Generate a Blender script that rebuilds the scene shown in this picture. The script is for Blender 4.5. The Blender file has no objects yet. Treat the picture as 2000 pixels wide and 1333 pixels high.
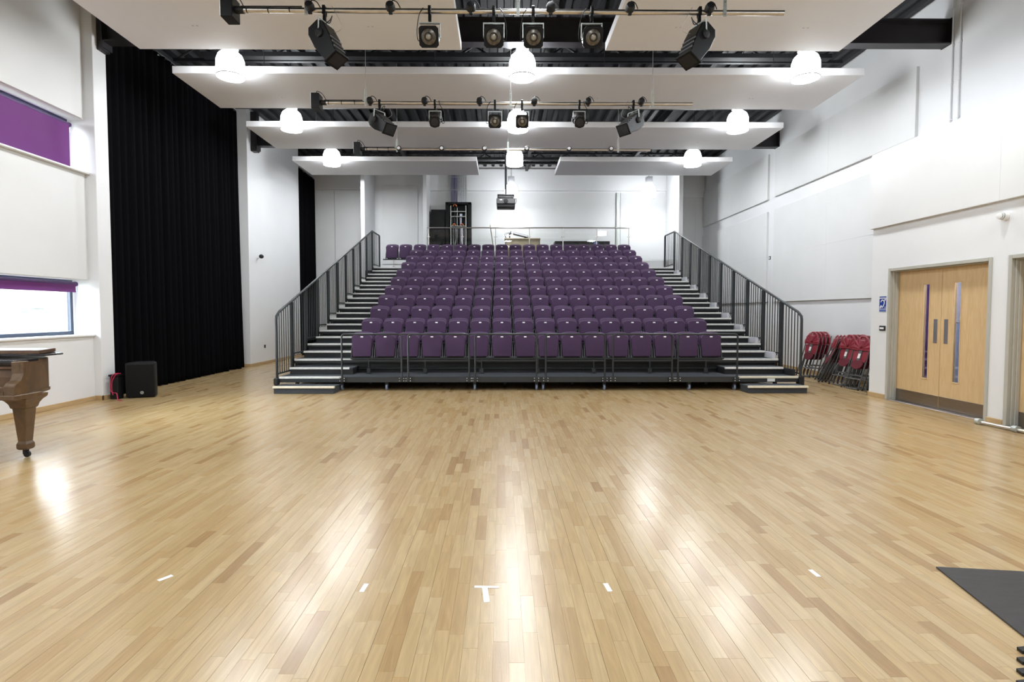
import bpy, bmesh, math, random
from mathutils import Vector, Matrix
random.seed(7)
SC = bpy.context.scene
COL = SC.collection
R = math.radians

# ------------------------------------------------------------------ camera, sky, lights, exposure
F_PX = 1060.0
cam_d = bpy.data.cameras.new('camera')
cam_d.sensor_fit = 'HORIZONTAL'; cam_d.sensor_width = 36.0
cam_d.lens = F_PX / 2000.0 * 36.0
cam_d.shift_x = 0.00625; cam_d.shift_y = -0.0062
cam_d.clip_start = 0.05; cam_d.clip_end = 300
CAM = bpy.data.objects.new('camera', cam_d); COL.objects.link(CAM)
CAM.location = (0, 0, 1.45)
CAM.rotation_euler = (R(90 - 2.380), 0, R(-0.405))
SC.camera = CAM

W = bpy.data.worlds.new('overcast_sky'); SC.world = W; W.use_nodes = True
wn = W.node_tree.nodes; wl = W.node_tree.links
bg = wn['Background']; bg.inputs['Color'].default_value = (0.86, 0.93, 1.0, 1); bg.inputs['Strength'].default_value = 52.0

SC.view_settings.view_transform = 'Standard'
SC.view_settings.look = 'None'
SC.view_settings.gamma = 1.0
SC.view_settings.use_curve_mapping = False
SC.view_settings.exposure = 0.15
try:
    SC.cycles.max_bounces = 5; SC.cycles.diffuse_bounces = 3; SC.cycles.glossy_bounces = 2
    SC.cycles.transmission_bounces = 6; SC.cycles.caustics_reflective = False; SC.cycles.caustics_refractive = False
    SC.cycles.sample_clamp_indirect = 6.0
    SC.cycles.use_adaptive_sampling = True; SC.cycles.adaptive_threshold = 0.1
except Exception:
    pass
LAMP_EMIT = 32.0
LAMP_DOWN = 105.0
LAMP_W = 62.0
# the rows of hall lamps that hang behind and above the camera, out of the frame
for ly in (6.65, 4.0, 1.3, -1.4):
    for lx in (-4.52, 0.34, 5.10):
        ld = bpy.data.lights.new('unseen_hall_light', 'AREA'); ld.shape = 'DISK'; ld.size = 0.44; ld.energy = LAMP_W; ld.color = (0.93, 0.97, 1.0)
        lo = bpy.data.objects.new('unseen_hall_light', ld); lo.location = (lx, ly, 5.5); COL.objects.link(lo)
# added unseen light behind the small left raft, brightens the back-left walls
ld = bpy.data.lights.new('unseen_hall_light', 'AREA'); ld.shape = 'DISK'; ld.size = 0.44; ld.energy = 70; ld.color = (0.93, 0.97, 1.0)
lo = bpy.data.objects.new('unseen_hall_light', ld); lo.location = (-4.6, 17.6, 5.92); COL.objects.link(lo)
ld = bpy.data.lights.new('lobby_light', 'POINT'); ld.energy = 420; ld.shadow_soft_size = 0.2
lo = bpy.data.objects.new('lobby_light', ld); lo.location = (7.5, 7.2, 2.6); COL.objects.link(lo)

# ------------------------------------------------------------------ materials
def nodes_of(m):
    m.use_nodes = True
    return m.node_tree.nodes, m.node_tree.links, m.node_tree.nodes['Principled BSDF']

def mat(name, col, rough=0.5, metal=0.0, vary=0.0, scale=8.0, bump=0.0, bscale=200.0, spec=0.5, stretch=None):
    m = bpy.data.materials.new(name)
    n, l, b = nodes_of(m)
    b.inputs['Base Color'].default_value = (*col, 1)
    b.inputs['Roughness'].default_value = rough
    b.inputs['Metallic'].default_value = metal
    b.inputs['Specular IOR Level'].default_value = spec
    tc = n.new('ShaderNodeTexCoord')
    mp = n.new('ShaderNodeMapping'); l.new(tc.outputs['Object'], mp.inputs['Vector'])
    if stretch: mp.inputs['Scale'].default_value = stretch
    if vary > 0:
        t = n.new('ShaderNodeTexNoise'); t.inputs['Scale'].default_value = scale; t.inputs['Detail'].default_value = 5
        l.new(mp.outputs['Vector'], t.inputs['Vector'])
        cr = n.new('ShaderNodeValToRGB')
        cr.color_ramp.elements[0].position = 0.3; cr.color_ramp.elements[1].position = 0.7
        cr.color_ramp.elements[0].color = (*[c * (1 - vary) for c in col], 1)
        cr.color_ramp.elements[1].color = (*[min(1, c * (1 + vary)) for c in col], 1)
        l.new(t.outputs['Fac'], cr.inputs['Fac']); l.new(cr.outputs['Color'], b.inputs['Base Color'])
    if bump > 0:
        t2 = n.new('ShaderNodeTexNoise'); t2.inputs['Scale'].default_value = bscale; t2.inputs['Detail'].default_value = 3
        l.new(mp.outputs['Vector'], t2.inputs['Vector'])
        bp = n.new('ShaderNodeBump'); bp.inputs['Strength'].default_value = bump; bp.inputs['Distance'].default_value = 0.01
        l.new(t2.outputs['Fac'], bp.inputs['Height']); l.new(bp.outputs['Normal'], b.inputs['Normal'])
    return m

def wood(name, light, dark, rough=0.4, sc=(30, 3, 3), wave=2.0):
    m = bpy.data.materials.new(name)
    n, l, b = nodes_of(m)
    tc = n.new('ShaderNodeTexCoord'); mp = n.new('ShaderNodeMapping'); mp.inputs['Scale'].default_value = sc
    l.new(tc.outputs['Object'], mp.inputs['Vector'])
    t = n.new('ShaderNodeTexNoise'); t.inputs['Scale'].default_value = 1.5; t.inputs['Detail'].default_value = 8; t.inputs['Distortion'].default_value = wave
    l.new(mp.outputs['Vector'], t.inputs['Vector'])
    cr = n.new('ShaderNodeValToRGB'); cr.color_ramp.elements[0].position = 0.3; cr.color_ramp.elements[1].position = 0.72
    cr.color_ramp.elements[0].color = (*dark, 1); cr.color_ramp.elements[1].color = (*light, 1)
    l.new(t.outputs['Fac'], cr.inputs['Fac']); l.new(cr.outputs['Color'], b.inputs['Base Color'])
    b.inputs['Roughness'].default_value = rough
    return m

def emit(name, col, s):
    m = bpy.data.materials.new(name)
    n, l, b = nodes_of(m)
    b.inputs['Base Color'].default_value = (*col, 1)
    b.inputs['Emission Color'].default_value = (*col, 1); b.inputs['Emission Strength'].default_value = s
    return m

def glass(name, col=(1, 1, 1), alpha=0.15, rough=0.02):
    m = bpy.data.materials.new(name)
    m.use_nodes = True
    n = m.node_tree.nodes; l = m.node_tree.links
    n.clear()
    o = n.new('ShaderNodeOutputMaterial'); tr = n.new('ShaderNodeBsdfTransparent'); tr.inputs['Color'].default_value = (*col, 1)
    gl = n.new('ShaderNodeBsdfGlossy'); gl.inputs['Roughness'].default_value = rough
    fr = n.new('ShaderNodeFresnel'); fr.inputs['IOR'].default_value = 1.45
    ad = n.new('ShaderNodeMath'); ad.operation = 'MULTIPLY_ADD'; ad.inputs[1].default_value = 0.8; ad.inputs[2].default_value = alpha * 0.2
    l.new(fr.outputs['Fac'], ad.inputs[0])
    mx = n.new('ShaderNodeMixShader'); l.new(ad.outputs[0], mx.inputs['Fac']); l.new(tr.outputs[0], mx.inputs[1]); l.new(gl.outputs[0], mx.inputs[2])
    l.new(mx.outputs[0], o.inputs['Surface'])
    return m

M = {}
M['wall'] = mat('white_wall_paint', (0.79, 0.795, 0.805), 0.6, vary=0.015, scale=1.2, bump=0.03, bscale=300)
M['panel'] = mat('off_white_panel_fabric', (0.745, 0.75, 0.75), 0.8, vary=0.015, scale=2.0, bump=0.05, bscale=500)
M['raft'] = mat('white_raft_board', (0.82, 0.82, 0.84), 0.7, vary=0.015, scale=1.0)
M['black'] = mat('matt_black_roof', (0.009, 0.009, 0.011), 0.6, vary=0.2, scale=4)
M['rib'] = mat('dark_roof_deck', (0.009, 0.009, 0.0115), 0.55, vary=0.15, scale=4)
M['steel_black'] = mat('black_painted_steel', (0.017, 0.015, 0.018), 0.42, vary=0.15, scale=5)
M['curtain'] = mat('black_curtain_cloth', (0.0034, 0.0034, 0.0042), 0.95, bump=0.2, bscale=600, spec=0.04)
M['purple'] = mat('purple_blind_cloth', (0.145, 0.026, 0.175), 0.75, vary=0.05, scale=3)
M['purple_wall'] = mat('purple_lobby_paint', (0.055, 0.014, 0.125), 0.6, vary=0.05, scale=3)
M['roller'] = mat('dark_purple_roller', (0.07, 0.03, 0.12), 0.5, vary=0.08)
M['alu_frame'] = mat('blue_grey_window_frame', (0.055, 0.075, 0.12), 0.4, vary=0.05)
M['sill'] = mat('white_sill', (0.78, 0.78, 0.78), 0.4, vary=0.01)
M['frame_grey'] = mat('grey_door_frame', (0.46, 0.45, 0.40), 0.45, vary=0.02)
M['oak_door'] = wood('oak_door_veneer', (0.70, 0.50, 0.27), (0.60, 0.41, 0.205), 0.42, (14, 14, 1.6), 1.6)
M['oak_trim'] = wood('oak_skirting', (0.56, 0.40, 0.21), (0.44, 0.30, 0.15), 0.4, (2, 2, 20), 1.0)
M['steel'] = mat('brushed_steel', (0.50, 0.48, 0.46), 0.32, 1.0, vary=0.06, scale=4, stretch=(1, 1, 30))
M['kick'] = mat('brushed_kick_plate', (0.36, 0.31, 0.27), 0.3, 1.0, vary=0.08, scale=5, stretch=(1, 1, 30))
M['plate'] = mat('satin_push_plate', (0.36, 0.34, 0.35), 0.42, 0.8, vary=0.05, scale=4)
M['pipe'] = mat('galvanised_pipe', (0.62, 0.58, 0.53), 0.28, 1.0, vary=0.08, scale=10)
M['galv'] = mat('galvanised_bracket', (0.52, 0.55, 0.52), 0.45, 0.6, vary=0.12, scale=30)
M['wire'] = mat('thin_steel_wire', (0.42, 0.42, 0.42), 0.5, 0.5)
M['lamp_black'] = mat('stage_lamp_black', (0.005, 0.005, 0.0055), 0.42, vary=0.1, scale=20, spec=0.25)
M['lens'] = mat('stage_lamp_lens', (0.10, 0.085, 0.065), 0.3, 0.2, vary=0.5, scale=40)
M['lens_core'] = mat('stage_lamp_bulb', (0.30, 0.27, 0.22), 0.2, 0.2, vary=0.2, scale=60)
M['rubber'] = mat('black_rubber', (0.008, 0.008, 0.009), 0.6, vary=0.1, scale=20)
M['cable_grey'] = mat('grey_flex_conduit', (0.36, 0.36, 0.37), 0.4, 0.5, vary=0.2, scale=60)
M['gear'] = mat('lamp_gear_housing', (0.60, 0.60, 0.64), 0.5, vary=0.03)
M['lamp_glow'] = emit('glowing_lamp_dome', (0.93, 0.97, 1.0), LAMP_EMIT)
M['lamp_down'] = emit('glowing_lamp_mouth', (0.93, 0.97, 1.0), LAMP_DOWN)
M['deck'] = mat('charcoal_deck_carpet', (0.042, 0.047, 0.056), 0.85, vary=0.22, scale=90, bump=0.2, bscale=400)
M['deck_steel'] = mat('dark_grey_deck_steel', (0.022, 0.026, 0.029), 0.42, vary=0.08, scale=5)
M['riser'] = mat('black_riser_board', (0.009, 0.0095, 0.011), 0.6, vary=0.15, scale=6)
M['nosing'] = mat('pale_step_nosing', (0.72, 0.71, 0.68), 0.5, vary=0.10, scale=18)
M['nosing_y'] = mat('cream_step_nosing', (0.74, 0.69, 0.55), 0.5, vary=0.06, scale=18)
M['rail'] = mat('anthracite_railing', (0.017, 0.021, 0.024), 0.4, vary=0.08, scale=8)
M['seat'] = mat('aubergine_seat_cloth', (0.057, 0.029, 0.071), 0.8, vary=0.10, scale=60, bump=0.15, bscale=500, spec=0.3)
M['seat_back'] = mat('aubergine_seat_shell', (0.082, 0.046, 0.101), 0.55, vary=0.06, scale=40, spec=0.3)
M['seat_rim_highlight'] = mat('aubergine_rim_highlight', (0.135, 0.085, 0.158), 0.5, vary=0.05, scale=30)  # paler aubergine: the highlight on the pad edge put into colour
M['bracket'] = mat('grey_seat_bracket', (0.10, 0.105, 0.11), 0.45, vary=0.08, scale=10)
M['tag'] = mat('white_seat_tag', (0.92, 0.91, 0.93), 0.4, vary=0.01)
M['bluewheel'] = mat('blue_grey_wheel', (0.20, 0.25, 0.36), 0.5, vary=0.08, scale=30)
M['red'] = mat('dark_red_plastic', (0.235, 0.016, 0.030), 0.42, vary=0.08, scale=12)
M['red_dark'] = mat('maroon_seat_cloth', (0.115, 0.008, 0.018), 0.8, vary=0.15, scale=40)
M['chair_tube'] = mat('grey_chair_tube', (0.085, 0.083, 0.08), 0.35, 0.5, vary=0.1, scale=10)
M['strap'] = mat('grey_chair_strap', (0.09, 0.095, 0.095), 0.5, vary=0.1, scale=30)
M['white'] = mat('white_plastic', (0.80, 0.80, 0.79), 0.4, vary=0.01)
M['sticker'] = mat('white_sticker', (0.82, 0.82, 0.80), 0.6, vary=0.02)
M['walnut'] = wood('walnut_veneer', (0.150, 0.088, 0.042), (0.085, 0.048, 0.022), 0.32, (5, 5, 3), 2.5)
M['walnut_d'] = wood('dark_walnut', (0.14, 0.072, 0.034), (0.075, 0.036, 0.017), 0.28, (6, 6, 6), 1.5)
M['lid_dark'] = mat('polished_dark_lid', (0.020, 0.018, 0.022), 0.15, vary=0.1, scale=4)
M['ivory'] = mat('ivory_keys', (0.72, 0.68, 0.56), 0.35, vary=0.03)
M['brass'] = mat('brass', (0.62, 0.46, 0.16), 0.3, 1.0, vary=0.05)
M['spk'] = mat('black_speaker_shell', (0.006, 0.006, 0.0065), 0.55, vary=0.12, scale=30, bump=0.2, bscale=700, spec=0.3)
M['grille'] = mat('black_speaker_grille', (0.005, 0.005, 0.005), 0.6, bump=0.6, bscale=900, spec=0.2)
M['red_cable'] = mat('red_cable', (0.52, 0.012, 0.075), 0.4, vary=0.05)
M['mat_rubber'] = mat('black_rubber_mat', (0.022, 0.022, 0.024), 0.42, vary=0.35, scale=6, bump=0.25, bscale=60, stretch=(1, 5, 1))
M['tape'] = mat('white_floor_tape', (0.80, 0.81, 0.83), 0.5, vary=0.02, scale=60)
M['blue'] = mat('blue_sign_plate', (0.012, 0.045, 0.30), 0.35, vary=0.03)
M['blue_l'] = mat('pale_blue_sign_band', (0.11, 0.16, 0.42), 0.4, vary=0.03)
M['rackc'] = mat('rack_cables_grey', (0.30, 0.30, 0.31), 0.45, 0.3, vary=0.5, scale=60)
M['cable_p'] = mat('purple_grey_cables', (0.085, 0.075, 0.16), 0.5, vary=0.3, scale=60)
M['orange'] = mat('orange_patch_lead', (0.7, 0.18, 0.05), 0.5, vary=0.1)
M['desk'] = wood('pale_desk_laminate', (0.42, 0.34, 0.22), (0.34, 0.27, 0.17), 0.45, (3, 20, 3), 1.0)
M['proj'] = mat('charcoal_projector_shell', (0.055, 0.052, 0.055), 0.45, vary=0.08, scale=20)
M['ext_white'] = mat('outside_white_render', (0.82, 0.82, 0.80), 0.7, vary=0.03, scale=1)
M['ext_glass'] = mat('outside_window_pane', (0.42, 0.44, 0.52), 0.3, vary=0.1, scale=1)
M['ext_ground'] = mat('outside_pale_paving', (0.60, 0.58, 0.53), 0.8, vary=0.08, scale=1)
M['shutter'] = mat('pale_blue_shutter', (0.52, 0.54, 0.66), 0.5, vary=0.05)
M['counter'] = mat('pale_blue_counter', (0.26, 0.33, 0.50), 0.5, vary=0.05)
M['glass'] = glass('clear_glass', (0.95, 0.97, 0.97))
M['glass_door'] = glass('door_glass', (0.86, 0.88, 0.94), 0.3)
M['glass_rail'] = glass('balustrade_glass', (0.982, 0.99, 0.985), 0.04)

# oak strip floor: tone per strip from a stored attribute, grain from position
m = bpy.data.materials.new('oak_strip_floor'); n, l, b = nodes_of(m)
at = n.new('ShaderNodeAttribute'); at.attribute_name = 'tone'
ge = n.new('ShaderNodeNewGeometry')
sh = n.new('ShaderNodeVectorMath'); sh.operation = 'SCALE'; sh.inputs[0].default_value = (37.0, 91.0, 13.0)
l.new(at.outputs['Fac'], sh.inputs['Scale'])
ad = n.new('ShaderNodeVectorMath'); ad.operation = 'ADD'; l.new(ge.outputs['Position'], ad.inputs[0]); l.new(sh.outputs['Vector'], ad.inputs[1])
mp = n.new('ShaderNodeMapping'); mp.inputs['Scale'].default_value = (26, 1.9, 1); l.new(ad.outputs['Vector'], mp.inputs['Vector'])
t1 = n.new('ShaderNodeTexNoise'); t1.inputs['Scale'].default_value = 1.0; t1.inputs['Detail'].default_value = 7; t1.inputs['Distortion'].default_value = 1.6
l.new(mp.outputs['Vector'], t1.inputs['Vector'])
mp2 = n.new('ShaderNodeMapping'); mp2.inputs['Scale'].default_value = (190, 7, 1); l.new(ad.outputs['Vector'], mp2.inputs['Vector'])
t2 = n.new('ShaderNodeTexNoise'); t2.inputs['Scale'].default_value = 1.0; t2.inputs['Detail'].default_value = 4; l.new(mp2.outputs['Vector'], t2.inputs['Vector'])
cr = n.new('ShaderNodeValToRGB')
e = cr.color_ramp.elements
e[0].position = 0.0; e[0].color = (0.335, 0.200, 0.088, 1)
e[1].position = 1.0; e[1].color = (0.510, 0.370, 0.196, 1)
k = cr.color_ramp.elements.new(0.25); k.color = (0.435, 0.285, 0.130, 1)
k = cr.color_ramp.elements.new(0.6); k.color = (0.480, 0.334, 0.163, 1)
l.new(at.outputs['Fac'], cr.inputs['Fac'])
g1 = n.new('ShaderNodeMapRange'); g1.inputs[1].default_value = 0.35; g1.inputs[2].default_value = 0.68; g1.inputs[3].default_value = 0.87; g1.inputs[4].default_value = 1.05
l.new(t1.outputs['Fac'], g1.inputs[0])
g2 = n.new('ShaderNodeMapRange'); g2.inputs[1].default_value = 0.35; g2.inputs[2].default_value = 0.65; g2.inputs[3].default_value = 0.955; g2.inputs[4].default_value = 1.025
l.new(t2.outputs['Fac'], g2.inputs[0])
mu = n.new('ShaderNodeMath'); mu.operation = 'MULTIPLY'; l.new(g1.outputs[0], mu.inputs[0]); l.new(g2.outputs[0], mu.inputs[1])
mv = n.new('ShaderNodeVectorMath'); mv.operation = 'SCALE'; l.new(cr.outputs['Color'], mv.inputs[0]); l.new(mu.outputs[0], mv.inputs['Scale'])
l.new(mv.outputs['Vector'], b.inputs['Base Color'])
b.inputs['Roughness'].default_value = 0.23
b.inputs['Specular IOR Level'].default_value = 0.6
bp = n.new('ShaderNodeBump'); bp.inputs['Strength'].default_value = 0.035; bp.inputs['Distance'].default_value = 0.01
l.new(t2.outputs['Fac'], bp.inputs['Height']); l.new(bp.outputs['Normal'], b.inputs['Normal'])
M['floor'] = m

# ------------------------------------------------------------------ mesh helpers
class MB:
    def __init__(s): s.v = []; s.f = []
    def add(s, vs, fs):
        o = len(s.v); s.v += [tuple(p) for p in vs]; s.f += [tuple(i + o for i in q) for q in fs]; return s
    def box(s, x0, x1, y0, y1, z0, z1, mtx=None):
        vs = [(x0, y0, z0), (x1, y0, z0), (x1, y1, z0), (x0, y1, z0), (x0, y0, z1), (x1, y0, z1), (x1, y1, z1), (x0, y1, z1)]
        if mtx is not None: vs = [tuple(mtx @ Vector(p)) for p in vs]
        return s.add(vs, [(0, 3, 2, 1), (4, 5, 6, 7), (0, 1, 5, 4), (1, 2, 6, 5), (2, 3, 7, 6), (3, 0, 4, 7)])
    def prism(s, poly, axis, a0, a1, mtx=None):
        def P(p, a):
            if axis == 'y': q = (p[0], a, p[1])
            elif axis == 'x': q = (a, p[0], p[1])
            else: q = (p[0], p[1], a)
            return tuple(mtx @ Vector(q)) if mtx is not None else q
        k = len(poly)
        vs = [P(p, a0) for p in poly] + [P(p, a1) for p in poly]
        fs = [tuple(range(k)), tuple(range(2 * k - 1, k - 1, -1))] + [(i, i + k, (i + 1) % k + k, (i + 1) % k) for i in range(k)]
        return s.add(vs, fs)
    def tube(s, pts, r, n=8, closed=False):
        pts = [Vector(p) for p in pts]; k = len(pts); rings = []
        up = None
        for i, p in enumerate(pts):
            if closed: d = (pts[(i + 1) % k] - pts[i - 1])
            elif i == 0: d = pts[1] - pts[0]
            elif i == k - 1: d = pts[-1] - pts[-2]
            else: d = (pts[i + 1] - p).normalized() + (p - pts[i - 1]).normalized()
            if d.length < 1e-9: d = Vector((0, 0, 1))
            d.normalize()
            if up is None:
                up = Vector((0, 0, 1)) if abs(d.z) < 0.9 else Vector((1, 0, 0))
            a = d.cross(up)
            if a.length < 1e-6: a = d.cross(Vector((0, 1, 0.3)))
            a.normalize(); b2 = a.cross(d).normalized(); up = b2
            rr = r[i] if isinstance(r, (list, tuple)) else r
            rings.append([p + (a * math.cos(2 * math.pi * j / n) + b2 * math.sin(2 * math.pi * j / n)) * rr for j in range(n)])
        vs = [q for g in rings for q in g]; fs = []
        for i in range(k if closed else k - 1):
            i2 = (i + 1) % k
            for j in range(n):
                j2 = (j + 1) % n
                fs.append((i * n + j, i * n + j2, i2 * n + j2, i2 * n + j))
        if not closed:
            fs.append(tuple(range(n - 1, -1, -1))); fs.append(tuple((k - 1) * n + j for j in range(n)))
        return s.add(vs, fs)
    def cyl(s, a, b, r, n=12, r2=None):
        return s.tube([a, b], [r, r if r2 is None else r2], n)
    def lathe(s, prof, n=20, mtx=None, c=(0, 0, 0), ring=False):
        vs = []; fs = []
        for (r, z) in prof:
            for j in range(n):
                a = 2 * math.pi * j / n; q = Vector((r * math.cos(a), r * math.sin(a), z))
                if mtx is not None: q = mtx @ q
                vs.append(tuple(q + Vector(c)))
        k = len(prof)
        for i in range(k - 1):
            for j in range(n):
                j2 = (j + 1) % n; fs.append((i * n + j, i * n + j2, (i + 1) * n + j2, (i + 1) * n + j))
        if ring:
            for j in range(n):
                j2 = (j + 1) % n; fs.append(((k - 1) * n + j, (k - 1) * n + j2, j2, j))
        else:
            fs.append(tuple(range(n - 1, -1, -1))); fs.append(tuple((k - 1) * n + j for j in range(n)))
        return s.add(vs, fs)
    def mesh(s, name, material, smooth=False, bevel=0.0, seg=1, angle=30):
        me = bpy.data.meshes.new(name); me.from_pydata(s.v, [], s.f)
        bm = bmesh.new(); bm.from_mesh(me)
        bmesh.ops.recalc_face_normals(bm, faces=bm.faces)
        if bevel > 0:
            ed = [e for e in bm.edges if len(e.link_faces) == 2 and e.calc_face_angle(0) > R(angle)]
            bmesh.ops.bevel(bm, geom=ed, offset=bevel, segments=seg, affect='EDGES', profile=0.6, clamp_overlap=True)
        bm.to_mesh(me); bm.free()
        if smooth:
            me.shade_smooth()
            try: me.set_sharp_from_angle(angle=R(38))
            except Exception: pass
        me.materials.append(material if not isinstance(material, str) else M[material])
        return me
    def build(s, name, material, parent=None, loc=None, rot=None, **kw):
        return put(name, s.mesh(name, material, **kw), parent, loc, rot)

def put(name, me, parent=None, loc=None, rot=None):
    o = bpy.data.objects.new(name, me); COL.objects.link(o)
    if parent is not None: o.parent = parent
    if loc is not None: o.location = loc
    if rot is not None: o.rotation_euler = rot
    return o

def tag(o, label=None, cat=None, group=None, kind=None):
    if label: o['label'] = label
    if cat: o['category'] = cat
    if group: o['group'] = group
    if kind: o['kind'] = kind
    return o

def thing(name, label=None, cat=None, loc=(0, 0, 0), rot=(0, 0, 0), group=None, kind=None):
    o = bpy.data.objects.new(name, None); o.empty_display_size = 0.1; COL.objects.link(o)
    o.location = loc; o.rotation_euler = rot
    return tag(o, label, cat, group, kind)

def dup(root, loc=None, rot=None, **tags):
    r = root.copy(); COL.objects.link(r)
    if loc is not None: r.location = loc
    if rot is not None: r.rotation_euler = rot
    for ch in TREE[root.name]:
        c = ch.copy(); COL.objects.link(c); c.parent = r
        for g in SUB.get(ch.name, []):
            d = g.copy(); COL.objects.link(d); d.parent = c
    tag(r, **tags)
    return r
TREE = {}; SUB = {}
def remember(root):
    TREE[root.name] = list(root.children)
    for ch in TREE[root.name]: SUB[ch.name] = list(ch.children)

def smooth_path(pts, n=6):
    pts = [Vector(p) for p in pts]; out = []
    for i in range(len(pts) - 1):
        p0 = pts[max(i - 1, 0)]; p1 = pts[i]; p2 = pts[i + 1]; p3 = pts[min(i + 2, len(pts) - 1)]
        for j in range(n):
            t = j / n
            out.append(0.5 * ((2 * p1) + (p2 - p0) * t + (2 * p0 - 5 * p1 + 4 * p2 - p3) * t * t + (3 * p1 - p0 - 3 * p2 + p3) * t ** 3))
    out.append(pts[-1]); return out

ORD = ['first', 'second', 'third', 'fourth', 'fifth', 'sixth', 'seventh', 'eighth', 'ninth', 'tenth', 'eleventh', 'twelfth', 'thirteenth', 'fourteenth', 'fifteenth', 'sixteenth', 'seventeenth', 'eighteenth']

# ================================================================== THE ROOM
XR, XL_WALL, ROOF, YB = 7.40, -6.75, 6.75, 20.0
XE = 6.40                      # face of the entrance lining with the doors

def struct(name, mb, material, label, parent=None, **kw):
    o = mb.build(name, material, parent, **kw)
    if parent is None: tag(o, label=label, kind='structure')
    return o

# ---- floor: slab, the 300 largest strips one by one, the rest as one field
floor = struct('floor', MB().box(-7.4, 8.4, -4.2, 20.2, -0.3, -0.006), 'floor', 'glossy pale oak strip floor of the hall')
at = floor.data.attributes.new('tone', 'FLOAT', 'FACE')
for d in at.data: d.value = 0.62
PW = 0.066; strips = []
rng = random.Random(11)
ix = 0; x = -7.1
while x < 7.4:
    y = -1.2 - rng.random() * 0.5
    while y < 17.0:
        L = rng.choice([0.25, 0.32, 0.40, 0.46, 0.52, 0.60])
        r_ = rng.random()
        tone = 0.55 + 0.45 * rng.random() if r_ < 0.62 else (0.25 + 0.3 * rng.random() if r_ < 0.93 else 0.05 + 0.15 * rng.random())
        strips.append((x, y, L, tone)); y += L
    x += PW; ix += 1
def px_of(X, Y, Z=0.0):
    yw, pt = R(0.405), R(2.380)
    fw = Vector((math.sin(yw) * math.cos(pt), math.cos(yw) * math.cos(pt), -math.sin(pt)))
    rt = Vector((math.cos(yw), -math.sin(yw), 0)); up = rt.cross(fw)
    p = Vector((X, Y, Z - 1.45)); z = p.dot(fw)
    if z < 0.2: return None
    return (987.5 + F_PX * p.dot(rt) / z, 654.06 - F_PX * p.dot(up) / z)
def shown(s):
    c = px_of(s[0] + PW / 2, s[1] + s[2] / 2)
    if c is None or not (0 < c[0] < 2000 and 600 < c[1] < 1333): return 0
    return s[2] / max(0.5, s[1] + s[2] / 2) ** 3
order = sorted(range(len(strips)), key=lambda i: -shown(strips[i]))
big = set(order[:300])
def strip_box(mb, s, o=(0, 0)):
    g = 0.0004; gl = 0.0012 if int(round((s[0] + 7.1) / PW)) % 3 == 0 else g
    mb.box(s[0] + gl - o[0], s[0] + PW - g - o[0], s[1] + g - o[1], s[1] + s[2] - g - o[1], -0.006, 0.0)
field = MB(); tones = []
for i, s in enumerate(strips):
    if i in big: continue
    strip_box(field, s); tones += [s[3]] * 6
fo = tag(field.build('strip_field', 'floor', floor), kind='stuff')
a2 = fo.data.attributes.new('tone', 'FLOAT', 'FACE'); a2.data.foreach_set('value', tones)
for i in sorted(big):
    s = strips[i]; mb = MB(); strip_box(mb, s, (s[0], s[1]))
    me = bpy.data.meshes.new('plank'); me.from_pydata(mb.v, [], mb.f); me.materials.append(M['floor'])
    a3 = me.attributes.new('tone', 'FLOAT', 'FACE'); a3.data.foreach_set('value', [s[3]] * 6)
    put('plank', me, floor, (s[0], s[1], 0))

# ---- left wall: window bay, pier, curtain bay, plain bay, second curtain bay
WL = MB()
WL.box(-7.25, -6.70, -4.0, 8.95, 0, 1.08)            # dado under the low window
WL.box(-7.25, -6.75, -4.0, 8.95, 1.97, 3.70)         # between the windows
WL.box(-7.25, -6.75, -4.0, 8.95, 4.55, ROOF + 0.09)         # above the high window
for z0, z1 in ((1.08, 1.97), (3.70, 4.55)): WL.box(-7.25, -6.75, -4.0, 4.4, z0, z1)
WL.box(-7.25, -7.02, 9.25, 14.4, 0, ROOF + 0.09)
WL.box(-7.25, -7.02, 18.0, 20.2, 0, ROOF + 0.09)
wall_left = struct('wall_left', WL, 'wall', 'white left wall with two strip windows and curtain bays')
MB().box(-7.25, -6.58, 8.95, 9.25, 0, ROOF + 0.09).build('pier', 'wall', wall_left, bevel=0.006)
MB().box(-7.25, -6.65, 14.4, 18.0, 0, ROOF + 0.09).build('pier', 'wall', wall_left, bevel=0.006)
for z0, z1 in ((1.975, 3.695), (4.555, 6.73)):
    for y0, y1 in ((2.0, 5.4), (5.403, 8.90)):
        MB().box(-6.755, -6.735, y0, y1, z0, z1).build('wall_panel', 'panel', wall_left, bevel=0.004)
bl = struct('baseboard_left', MB().box(-6.70, -6.68, -4.0, 8.95, 0, 0.075).box(-6.70, -6.56, 8.93, 8.95, 0, 0.075).box(-6.58, -6.56, 8.93, 9.25, 0, 0.075)
     .box(-6.65, -6.63, 14.4, 18.0, 0, 0.075).box(-7.02, -7.0, 9.25, 14.4, 0, 0.075).box(-7.02, -6.63, 14.38, 14.4, 0, 0.075), 'oak_trim', 'thin oak skirting along the left wall', bevel=0.003)

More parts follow.
